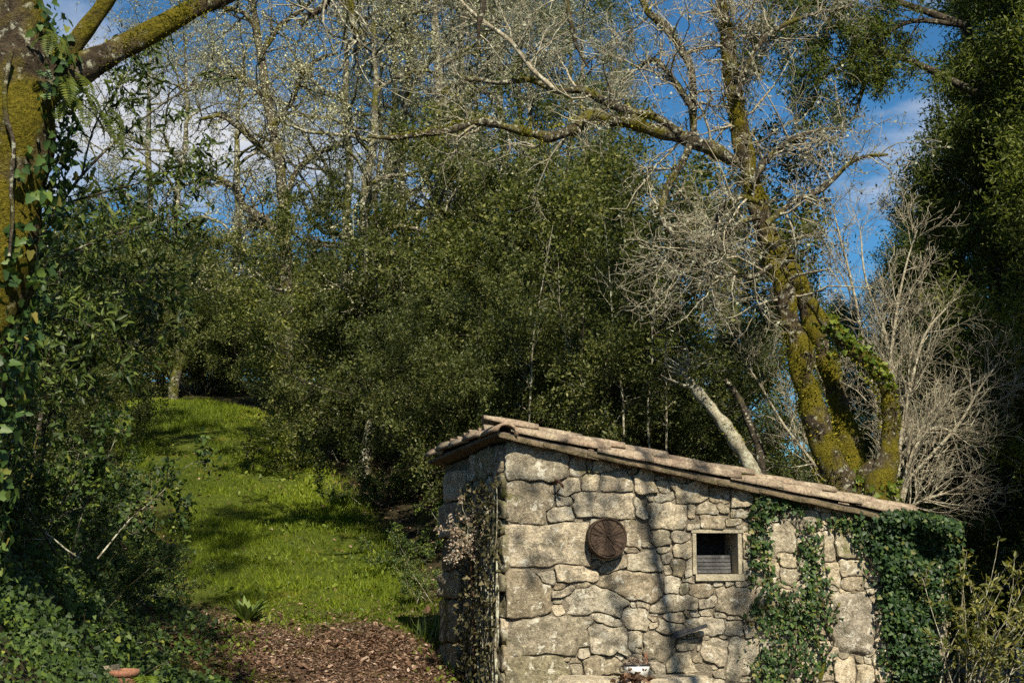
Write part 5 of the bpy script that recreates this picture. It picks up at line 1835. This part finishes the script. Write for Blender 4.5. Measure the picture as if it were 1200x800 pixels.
    k = len(p); l = rng.uniform(0.03, 0.062, k)
    leaves(m5, p, nrm(rand_unit(k) - UP * 0.6), nrm(nn + 0.5 * rand_unit(k)), l, l * 0.9, IVY)
    o = m5.build('ivy', M['leaf_ivy'], None, base)
    tag(o, 'dark ivy sheathing the shaded side of the trunk at the left edge', 'ivy')
    # a vine cord running down the trunk
    m6 = MB()
    add_limb(m6, limb([(14, 60, 3), (6, 100, 3), (8, 140, 3), (16, 170, 2.6), (12, 220, 2.6), (14, 250, 2.4), (10, 300, 2)], Y - .26, 4, 0.004, 6), 6, rough=0.1)
    m6.build('vine', M['bark_half'], root, base)
    return T, B1


rng = np.random.default_rng(130)
LT, LB1 = left_tree()


def hit(px, py):
    d = ray(px, py)
    for t in np.arange(4, 40, 0.02):
        p = CAM + d * t
        if p[2] < float(H(p[0], p[1])):
            break
    return np.array([p[0], p[1], float(H(p[0], p[1]))])


POT = hit(143, 822)


def frond(mb, p, d, length, n=16, width=0.32, mat=0, droop=0.12):
    d = nrm(np.asarray(d, float))
    P = grow(np.asarray(p)[None], d[None], np.array([length]), n, 0.03, (0, 0, -droop))[0]
    tubes(mb, P[None], np.linspace(0.004, 0.001, n + 1)[None], 3, mat)
    T = nrm(np.gradient(P, axis=0))
    side = nrm(np.cross(T, UP + 0.01))
    up = np.cross(side, T)
    w = length * width * np.sin(np.linspace(0.5, 3.05, n + 1)) ** 0.8
    for s in (-1, 1):
        leaves(mb, P[1:], nrm(side[1:] * s + T[1:] * 0.45), up[1:], w[1:], np.full(n, length / n * 0.95), DIAMOND, mat)


def ferns():
    specs = [((84, 92, 6.42), 7, 0.26, 'tuft of polypody ferns in the fork of the left mossy trunk'), ((108, 125, 6.55), 6, 0.30, 'fern fronds hanging below the left trunk fork'),
             ((52, 50, 6.3), 5, 0.2, 'small fern tuft high on the left mossy trunk')]
    for (px, py, Y), n, ln, lb in specs:
        c = at(px, py, Y)
        mb = MB()
        for k in range(n):
            frond(mb, c + rng.normal(0, 0.03, 3), rng.normal(size=3) * [1, .7, .5] + [0.5, -0.5, -0.1], ln * rng.uniform(0.6, 1), 14, 0.28, droop=0.16)
        tag(mb.build('fern', M['polypody'], None, c), lb, 'fern')
    # bright fern leaning out over the clay pot
    c = POT + np.array([0.08, 0.10, 0.05])
    mb = MB()
    for k in range(6):
        frond(mb, c + rng.normal(0, 0.02, 3), rng.normal(size=3) * [0.7, .5, .3] + [0.4, -0.3, 0.7], 0.36 * rng.uniform(0.7, 1.1), 14, 0.3, droop=0.14)
    tag(mb.build('fern', M['fern'], None, c), 'bright green fern arching over the clay pot at bottom left', 'fern')


rng = np.random.default_rng(109)
ferns()


def clay_pot():
    c = POT + UP * 0.05
    root = thing('clay_pot', c, 'terracotta flower pot half hidden in ivy at the bottom left', 'flower pot')
    R = 17.5 * POT[1] / FPX
    mb = MB()
    lathe(mb, c, [(0.002, -0.05), (R * 0.7, -0.05), (R * 0.92, 0.10), (R * 0.93, 0.105), (R * 1.02, 0.107), (R * 1.03, 0.145), (R * 0.92, 0.146), (R * 0.88, 0.11)], 28)
    mb.build('body', M['clay_pot'], root, c)
    mb = MB(); lathe(mb, c, [(0.002, 0.125), (R * 0.6, 0.122), (R * 0.895, 0.115)], 20)
    mb.build('soil', M['soil'], root, c)
    # pale stone chip leaning on its rim
    c2 = POT + np.array([-0.07, -0.02, 0.205])
    mb = MB(); mb.box(c2, [0.045, 0, 0.006], [0, 0.02, 0], [-0.003, 0, 0.018])
    tag(mb.build('stone_chip', M['stone_pale'], None, c2, False), 'flat pale stone chip beside the rim of the clay pot', 'stone')


rng = np.random.default_rng(110)
clay_pot()


# ------------------------------------------------------------------ ground plants
def scatter_xy(n, x0, x1, y0, y1):
    return rng.uniform(x0, x1, n), rng.uniform(y0, y1, n)


def build_grass():
    mb = MB()
    x, y = scatter_xy(520000, -11, 0.3, 12.0, 33)
    w = grass_w(x, y)
    p2 = np.stack([x, y], -1)
    dens = w * (0.66 + 0.42 * fnoise(p2, 1.6, 100) + 0.3 * fnoise(p2, 5.0, 104)) * np.interp(y, [14, 20, 33], [1.0, .9, .6])
    low = 0.6 * litter_w(x, y) * (fnoise(p2, 1.4, 101) > 0.35) * (y > 12.0)
    keep = rng.random(len(x)) < np.maximum(dens, low)
    x, y, p2 = x[keep], y[keep], p2[keep]
    n = len(x)
    P = np.stack([x, y, H(x, y) - 0.005], -1)
    d = nrm(rng.normal(size=(n, 3)) * 0.55 + [0, 0, 1.0])
    nn = nrm(rand_unit(n) + [0, -0.3, 0.2])
    L = rng.uniform(0.035, 0.10, n) * (1.0 + 0.5 * fnoise(p2, 1.2, 102) + 0.5 * np.maximum(fnoise(p2, 5.0, 104), 0))
    L = np.maximum(L, 0.02)
    leaves(mb, P, d, nn, L, np.interp(y, [14, 33], [0.008, 0.016]), BLADE,
           rnd=np.clip(0.5 + 0.28 * fnoise(p2, 0.9, 103) + rng.normal(0, 0.18, n), 0, 1))
    tag(mb.build('grass', M['grass']), 'bright green grass on the sloping path', 'grass', kind='stuff')


rng = np.random.default_rng(111)
build_grass()


def build_litter():
    mb = MB()
    x, y = scatter_xy(170000, -4.2, 1.0, 10.5, 18)
    keep = rng.random(len(x)) < litter_w(x, y) * (1 - 0.75 * grass_w(x, y)) * (0.75 + 0.3 * fnoise(np.stack([x, y], -1), 2.0, 110))
    x, y = x[keep], y[keep]; n = len(x)
    P = np.stack([x, y, H(x, y) + rng.uniform(0.0, 0.02, n)], -1)
    L = np.clip(rng.lognormal(-3.8, 0.5, n), 0.010, 0.11)
    leaves(mb, P, nrm(rand_unit(n) * [1, 1, 0.35]), nrm(rand_unit(n) * 0.7 + UP), L, L * rng.uniform(0.4, 0.8, n), ROUND)
    # leaves caught under the thicket and on the slope
    x, y = scatter_xy(26000, -6, 3, 15, 26)
    k2 = rng.random(len(x)) < 0.35 * (1 - grass_w(x, y)) + 0.06
    x, y = x[k2], y[k2]; n = len(x)
    P = np.stack([x, y, H(x, y) + rng.uniform(0.0, 0.03, n)], -1)
    L = rng.uniform(0.03, 0.08, n)
    leaves(mb, P, nrm(rand_unit(n) * [1, 1, 0.4]), nrm(rand_unit(n) * 0.8 + UP), L, L * 0.55, ROUND)
    m2 = MB(); k = 200
    x, y = scatter_xy(k, -3.6, 0.6, 11, 20)
    tubes(m2, grow(np.stack([x, y, H(x, y) + 0.015], -1), nrm(rng.normal(size=(k, 3)) * [1, 1, 0.05]), rng.uniform(0.08, 0.4, k), 4, 0.15), np.full((k, 5), 0.0035), 4)
    tag(m2.build('fallen_twigs', M['bark_half']), 'thin fallen twigs scattered over the path', 'twigs', kind='stuff')
    tag(mb.build('leaf_litter', M['litter']), 'brown dead leaves covering the foot of the path', 'leaves', kind='stuff')


rng = np.random.default_rng(112)
build_litter()


def build_bank():
    """ivy and brambles covering the left bank"""
    mb = MB()
    y = np.concatenate([rng.uniform(5.5, 14, 52000), rng.uniform(14, 25, 30000)])
    d = rng.uniform(-0.12, 2.6, len(y)) + 0.25 * smooth(17, 22, y)
    x = foot(y) - d + 0.12 * rng.normal(size=len(y))
    p2 = np.stack([x, y], -1)
    keep = rng.random(len(x)) < np.interp(y, [5.5, 12, 17.5, 25], [1, .95, .8, .6]) * (0.75 + 0.35 * fnoise(p2, 1.7, 120))
    keep &= ~((np.hypot(x - POT[0], y - POT[1]) < 0.16) | ((np.abs(x - POT[0] * y / POT[1]) < 0.09) & (y < POT[1]) & (y > POT[1] - 0.8)))
    x, y, p2 = x[keep], y[keep], p2[keep]; n = len(x)
    hump = 0.10 + 0.10 * fnoise(p2, 2.6, 121) + 0.06 * fnoise(p2, 6.0, 122)
    P = np.stack([x, y, H(x, y) + np.maximum(hump, 0) * rng.random(n) ** 0.6 + 0.02 + 0.10 * (rng.random(n) ** 4)], -1)
    L = rng.uniform(0.6, 1.3, n) * np.interp(y, [6, 9, 13, 25], [0.026, 0.036, 0.046, 0.07])
    leaves(mb, P, nrm(rand_unit(n) + [0.4, -0.5, -0.3]), nrm(rand_unit(n) * 0.65 + [0.35, -0.5, 0.7]), L, L * rng.uniform(0.8, 1.05, n), IVY,
           rnd=np.clip(rng.beta(1.6, 2.2, n) + 0.12 * fnoise(p2, 1.3, 123), 0, 1))
    tag(mb.build('ground_ivy', M['leaf_ivy_bank']), 'ivy and small weeds blanketing the bank at left', 'ivy', kind='stuff')
    # dead stalks and bramble canes sticking out of it
    mb = MB()
    n = 60
    y = rng.uniform(8.0, 15, n); x = -0.213 * y - rng.uniform(0.1, 2.2, n)
    S = np.stack([x, y, H(x, y)], -1)
    P = grow(S, nrm(rng.normal(size=(n, 3)) * [0.7, 0.5, 0.3] + [0.1, -0.1, 0.7]), rng.uniform(0.25, 0.9, n), 7, 0.16, (0.02, 0, -0.06))
    tubes(mb, P, np.linspace(0.0032, 0.001, 8)[None].repeat(n, 0), 4)
    tag(mb.build('dead_stalks', M['bark_half']), 'dry stalks and bramble canes poking out of the ivy bank', 'stalks', kind='stuff')


rng = np.random.default_rng(113)
build_bank()


def leafy_bank_plants():
    """laurel saplings and leafy bushes standing on the bank"""
    lau = shrub_meshes(2.3, 0.85, 4, 7, 4, 4, 8, 0.066, 0.022, 'leaf_laurel', 'bark_dark', LANCE, sp=0.03, droop=0.15, rad=0.014, lean=0.45, base_leaf=0.25)
    brm = shrub_meshes(1.5, 1.3, 8, 7, 4, 3, 8, 0.055, 0.034, 'leaf_ivy_bank', 'twig_grey', ROUND, sp=0.03, rad=0.008, lean=0.9, droop=0.2)
    G = 'leafy bushes on the left bank'
    for k, (px, Y, sc, m, lb) in enumerate([
            (-15, 11.0, 1.5, lau, 'laurel bush at the left edge beside the ivy clad trunk'), (20, 9.2, 0.85, lau, 'laurel sapling in front of the ivy clad trunk'),
            (45, 9.8, 0.75, brm, 'low bramble bush below the ivy clad trunk'), (75, 11.4, 0.6, brm, 'bramble bush on the crest of the left bank'),
            (150, 14.2, 0.4, brm, 'dark bramble beside the shaded part of the grass path'), (15, 14.0, 1.25, lau, 'laurel bush behind the left bank'),
            (35, 19.5, 1.3, lau, 'laurel bush left of the upper grass path'), (45, 27.5, 1.5, lau, 'far laurel bush at the left bend of the path'), (160, 17.5, 0.5, brm, 'bramble in the shade left of the lower grass path'), (105, 19.5, 0.7, brm, 'bramble in the shade left of the middle grass path'), (95, 22.5, 0.8, brm, 'bramble left of the upper grass path'), (180, 15.6, 0.4, brm, 'small bramble at the shaded foot of the grass path'),
            (20, 12.5, 1.5, lau, 'tall laurel behind the trunk at the left edge')]):
        b = ground_at(px, Y) - UP * 0.03
        make_plant('laurel_bush' if m is lau else 'bramble_bush', b, m, lb, 'bush', G, 0.7 + 1.9 * k, sc, SP)
    # low cover at the right margin of the path, under the thicket
    for k, (px, Y, sc, lb) in enumerate([(485, 18.6, .45, 'low bramble at the right margin of the grass path'), (515, 17.0, .42, 'low bramble beside the mossy slope left of the hut'),
                                         (535, 18.8, .6, 'bramble under the thicket left of the hut'), (445, 22.0, .55, 'bramble where the path bends under the thicket'), (410, 25.0, .6, 'bramble at the upper right margin of the path')]):
        make_plant('bramble_bush', ground_at(px, Y), brm, lb, 'bush', 'brambles along the right margin of the path', 2.0 * k, sc, SP)


rng = np.random.default_rng(114)
leafy_bank_plants()


def laurel_bough():
    # laurel rooted left of the view, its boughs reaching in across the sky
    Y = 9.6
    b = np.array([-4.3, Y, 0.0]); b[2] = float(H(b[0], b[1]))
    root = thing('laurel_tree', b, 'laurel boughs with narrow dark leaves reaching across the sky at upper left', 'tree')
    mb = MB()
    stem = polyline([(*b, 0.05), (*at(-90, 520, Y), 0.045), (*at(-40, 420, Y), 0.022), (*at(20, 330, Y), 0.016), (*at(70, 240, Y), 0.012), (*at(120, 180, Y), 0.009), (*at(180, 130, Y), 0.006), (*at(232, 95, Y), 0.004)], 5)
    L = [stem, limb([(20, 330, 3), (90, 292, 2.5), (150, 270, 2), (215, 250, 1)], Y - .1), limb([(70, 240, 3), (120, 226, 2.4), (170, 212, 1.8), (225, 185, 1)], Y + .1),
         limb([(-20, 390, 3), (50, 372, 2.5), (100, 380, 2), (140, 400, 1)], Y - .2), limb([(95, 210, 2.4), (110, 150, 2), (140, 100, 1.6), (165, 60, 1)], Y), limb([(45, 280, 3), (100, 320, 2.2), (150, 330, 1.6), (195, 325, 1)], Y + .2)]
    for l in L[1:]:
        l[:, 3] *= 0.55
    for l in L:
        add_limb(mb, l, 6, rough=0.05)
    Qs = np.stack([resample(l, 12) for l in L]); P, R = Qs[:, :, :3], Qs[:, :, 3]
    B1, R1 = children(P, R, 20, 0.2, 1, (25, 65), (0.2, 0.6), 4, 0.18, (0.05, 0, -0.04), 0.5, rmax=0.005)
    tubes(mb, B1, R1, 4)
    B2, R2 = children(B1, R1, 3, 0.2, 1, (25, 65), (0.1, 0.25), 3, 0.2, (0, 0, -0.05), 0.6)
    tubes(mb, B2, R2, 3)
    mb.build('trunk', M['bark_dark'], root, b)
    ml = MB(); twig_leaves(ml, B2, R2, 8, 0.07, 0.019, LANCE, 0, 0.015, 0.3, 0.35); twig_leaves(ml, B1, R1, 6, 0.07, 0.019, LANCE, 0, 0.015, 0.3, 0.35)
    tag(ml.build('crown', M['leaf_laurel'], root, b), kind='stuff')


rng = np.random.default_rng(140)
laurel_bough()


def end_shrub():
    """yellow-green leafy shrub at the hut's right end"""
    base = np.array([4.15, 13.0, 0.2])
    root = thing('leafy_shrub', base, 'yellow green leafy shrub at the low right corner of the hut', 'shrub')
    mb = MB()
    n = 26
    S = base + rng.normal(size=(n, 3)) * [0.14, 0.08, 0]
    P = grow(S, nrm(rng.normal(size=(n, 3)) * [0.35, 0.3, 0.1] + [0.22, -0.05, 1]), rng.uniform(0.7, 1.55, n), 8, 0.09, (0.02, 0, 0.0))
    R = np.linspace(0.008, 0.002, 9)[None].repeat(n, 0)
    tubes(mb, P, R, 5)
    Q, QR = children(P, R, 7, 0.2, 1, (30, 65), (0.12, 0.4), 4, 0.15)
    tubes(mb, Q, QR, 3)
    mb.build('stems', M['twig_grey'], root, base)
    ml = MB()
    twig_leaves(ml, Q, QR, 11, 0.062, 0.022, LANCE, 0, 0.012, 0.4, 0.0)
    twig_leaves(ml, P, R, 14, 0.062, 0.022, LANCE, 0, 0.012, 0.4, 0.0, t0=0.3)
    tag(ml.build('foliage', M['leaf_shrub'], root, base), kind='stuff')
    # thick bare ivy trunk on the corner
    b = front_p(*front_uz(1106, 795, 0.05), 0.02)
    L = polyline([(*(b - UP * 0.25), 0.05), (*b, 0.045), (*front_p(*front_uz(1104, 740, .05), 0.05), 0.04), (*front_p(*front_uz(1101, 690, .05), 0.06), 0.032), (*front_p(*front_uz(1098, 655, .05), 0.06), 0.02)], 4, 0.01, 4)
    mb = MB(); add_limb(mb, L, 8, rough=0.2)
    tag(mb.build('climbing_ivy', M['twig_pale'], None, b), 'bare pale ivy trunk rising along the right corner of the hut', 'ivy trunk')


rng = np.random.default_rng(115)
end_shrub()


def small_plants():
    # broad-leaved rosette where the grass begins
    c = ground_at(297, 16.3)
    mb = MB()
    n = 24
    a = np.arange(n) / n * 6.283 * 4.6
    d = np.stack([np.cos(a), np.sin(a), rng.uniform(0.5, 1.6, n)], -1)
    leaves(mb, np.repeat(c[None], n, 0) + 0.02 * d, d, nrm(np.stack([-np.cos(a), -np.sin(a), np.full(n, 1.2)], -1)), rng.uniform(0.22, 0.40, n), rng.uniform(0.06, 0.09, n), LANCE)
    tag(mb.build('broadleaf_plant', M['dock'], None, c), 'rosette of long pale green leaves where the grass path begins', 'plant')
    # strappy green tuft beside the hut
    c = ground_at(510, 15.3)
    mb = MB()
    n = 60
    a = rng.uniform(0, 6.283, n)
    d = nrm(np.stack([np.cos(a) * .8, np.sin(a) * .8, rng.uniform(0.5, 1.4, n)], -1))
    leaves(mb, c + rng.normal(size=(n, 3)) * [0.08, 0.08, 0.0], d, nrm(-d * [1, 1, -1]), rng.uniform(0.2, 0.42, n), 0.02, BLADE)
    tag(mb.build('sedge_tuft', M['dock'], None, c), 'tuft of long arching strap leaves left of the hut doorway', 'sedge')
    # dead bracken on the bank
    for (px, Y, lb) in ((238, 13.6, 'clump of dark dead bracken at the path edge of the bank'), (205, 14.8, 'dead bracken farther back on the shaded bank')):
        c = ground_at(px, Y)
        mb = MB()
        for k in range(26):
            frond(mb, c + rng.normal(size=3) * [0.06, 0.06, 0.01], rng.normal(size=3) * [0.8, 0.7, 0.2] + [0.1, -0.1, 0.8], rng.uniform(0.3, 0.6), 12, 0.3, droop=0.22)
        tag(mb.build('dead_bracken', M['bracken'], None, c), lb, 'bracken')
    # fallen white blossom on the path edge
    c = at(297, 782, 12.8); c[2] = float(H(c[0], c[1])) + 0.02
    mb = MB()
    a = np.arange(5) / 5 * 6.283
    leaves(mb, np.repeat(c[None], 5, 0), np.stack([np.cos(a), np.sin(a), np.full(5, 0.9)], -1), np.stack([-np.cos(a), -np.sin(a), np.ones(5)], -1), 0.055, 0.035, ROUND)
    tag(mb.build('white_flower', M['petal'], None, c), 'single small white flower among weeds at the front of the path', 'flower')
    # weeds along the front of the path and by the hut foot
    mb = MB()
    n = 9000
    x = rng.uniform(-3.4, 0.3, n); y = rng.uniform(11.2, 16, n)
    p2 = np.stack([x, y], -1)
    edge = np.exp(-((x + 0.205 * y) / 0.35) ** 2) + 0.7 * np.exp(-((x + 0.45) / 0.35) ** 2) * (y > 12.6) + 0.35 * (fnoise(p2, 1.5, 130) > 0.7)
    keep = rng.random(n) < edge * litter_w(x, y)
    x, y = x[keep], y[keep]; k = len(x)
    L = rng.uniform(0.02, 0.05, k)
    leaves(mb, np.stack([x, y, H(x, y) + 0.06 * rng.random(k)], -1), nrm(rand_unit(k) + UP * 0.4), nrm(rand_unit(k) * .7 + UP), L, L * 0.8, ROUND)
    x, y = scatter_xy(14000, -9, 0, 15, 31)
    p2 = np.stack([x, y], -1)
    keep = rng.random(len(x)) < grass_w(x, y) * (fnoise(p2, 2.2, 133) > 0.45)
    x, y = x[keep], y[keep]; k = len(x)
    L = rng.uniform(0.03, 0.085, k)
    leaves(mb, np.stack([x, y, H(x, y) + 0.09 * rng.random(k)], -1), nrm(rand_unit(k) + UP * 0.5), nrm(rand_unit(k) * .7 + UP), L, L * 0.6, ROUND)
    tag(mb.build('weeds', M['fern']), 'small green weeds at the edges of the dirt path', 'weeds', kind='stuff')
    # log lying across the foot of the path
    a = at(345, 783, 13.3); b = at(520, 793, 13.0)
    for p in (a, b):
        p[2] = float(H(p[0], p[1])) + 0.02
    mb = MB()
    add_limb(mb, polyline([(*a, 0.02), (*(0.6 * a + 0.4 * b + [0, 0.02, 0.0]), 0.026), (*b, 0.03)], 5), 8, rough=0.15)
    tag(mb.build('fallen_branch', M['bark_dark'], None, (a + b) / 2), 'dark fallen branch lying across the foot of the leafy path', 'branch')


rng = np.random.default_rng(116)
small_plants()


# ------------------------------------------------------------------ trees outside the picture that shade it
def shade_trees():
    # slender bare alder right of the view: its branching top shades the hut wall
    b = np.array([3.64, 5.0, 0.3])
    root = thing('alder', b, 'slender bare alder right of the viewpoint shading the hut wall', 'tree')
    Ls = [polyline([(3.3, 5, 0.2, .10), (3.1, 5, 4, .085), (2.99, 5, 7.4, .062), (2.95, 5, 8.3, .054), (2.80, 5.05, 9, .046), (2.74, 5, 9.6, .038), (2.6, 5, 10.5, .026), (2.5, 5.1, 12, .01)], 5, 0.02, 2),
          polyline([(3.0, 5, 7.0, .035), (2.6, 5.1, 8.0, .03), (2.36, 5, 8.8, .025), (2.30, 5, 9.6, .018), (2.2, 5.1, 10.6, .008)], 5, 0.02, 3),
          polyline([(2.97, 5, 7.8, .03), (3.15, 4.9, 8.6, .024), (3.1, 5, 9.4, .016), (3.3, 5, 10.2, .006)], 5, 0.02, 4),
          polyline([(3.02, 5, 6.6, .03), (3.35, 5.1, 7.5, .024), (3.6, 5, 8.2, .018), (3.75, 5, 9.0, .006)], 5, 0.02, 5),
          polyline([(2.6, 5.1, 8.0, .02), (2.2, 5.0, 8.3, .016), (1.9, 5, 8.9, .01), (1.8, 5, 9.5, .005)], 5, 0.02, 6)]
    for l in Ls:
        l[:, 0] += 0.34
    mb = MB()
    for l in Ls:
        add_limb(mb, l, 7, rough=0.12)
    Qs = np.stack([resample(l, 12) for l in Ls])
    B1, R1 = children(Qs[:, 2:, :3], Qs[:, 2:, 3], 7, 0.35, 1, (25, 65), (0.5, 1.3), 6, 0.25, (0, 0, 0.05), 0.5, rmax=0.014)
    tubes(mb, B1, R1, 4)
    B2, R2 = children(B1, R1, 4, 0.2, 1, (30, 65), (0.2, 0.5), 4, 0.25, (0, 0, 0.03), 0.6)
    tubes(mb, B2, R2, 3)
    mb.build('trunk', M['bark_dark'], root, b)
    ml = MB(); twig_leaves(ml, B2, R2, 5, 0.08, 0.06, ROUND, 0, 0.06)
    tag(ml.build('crown', M['leaf_olive'], root, b), kind='stuff')
    # evergreens left of and behind the viewpoint
    G = 'trees beside the viewpoint'
    for k, (x, y, sc, me, lb) in enumerate([(9.9, 13.2, 1.1, wat[0], 'dense evergreen right of the viewpoint shading the stream'), (8.6, 9.6, 1.0, wat[0], 'dense evergreen right of the viewpoint nearest the hut')]):
        make_plant('wattle_tree', (x, y, float(H(x, y))), me, lb, 'tree', G, 0.4 + 1.3 * k, sc)


rng = np.random.default_rng(117)
shade_trees()
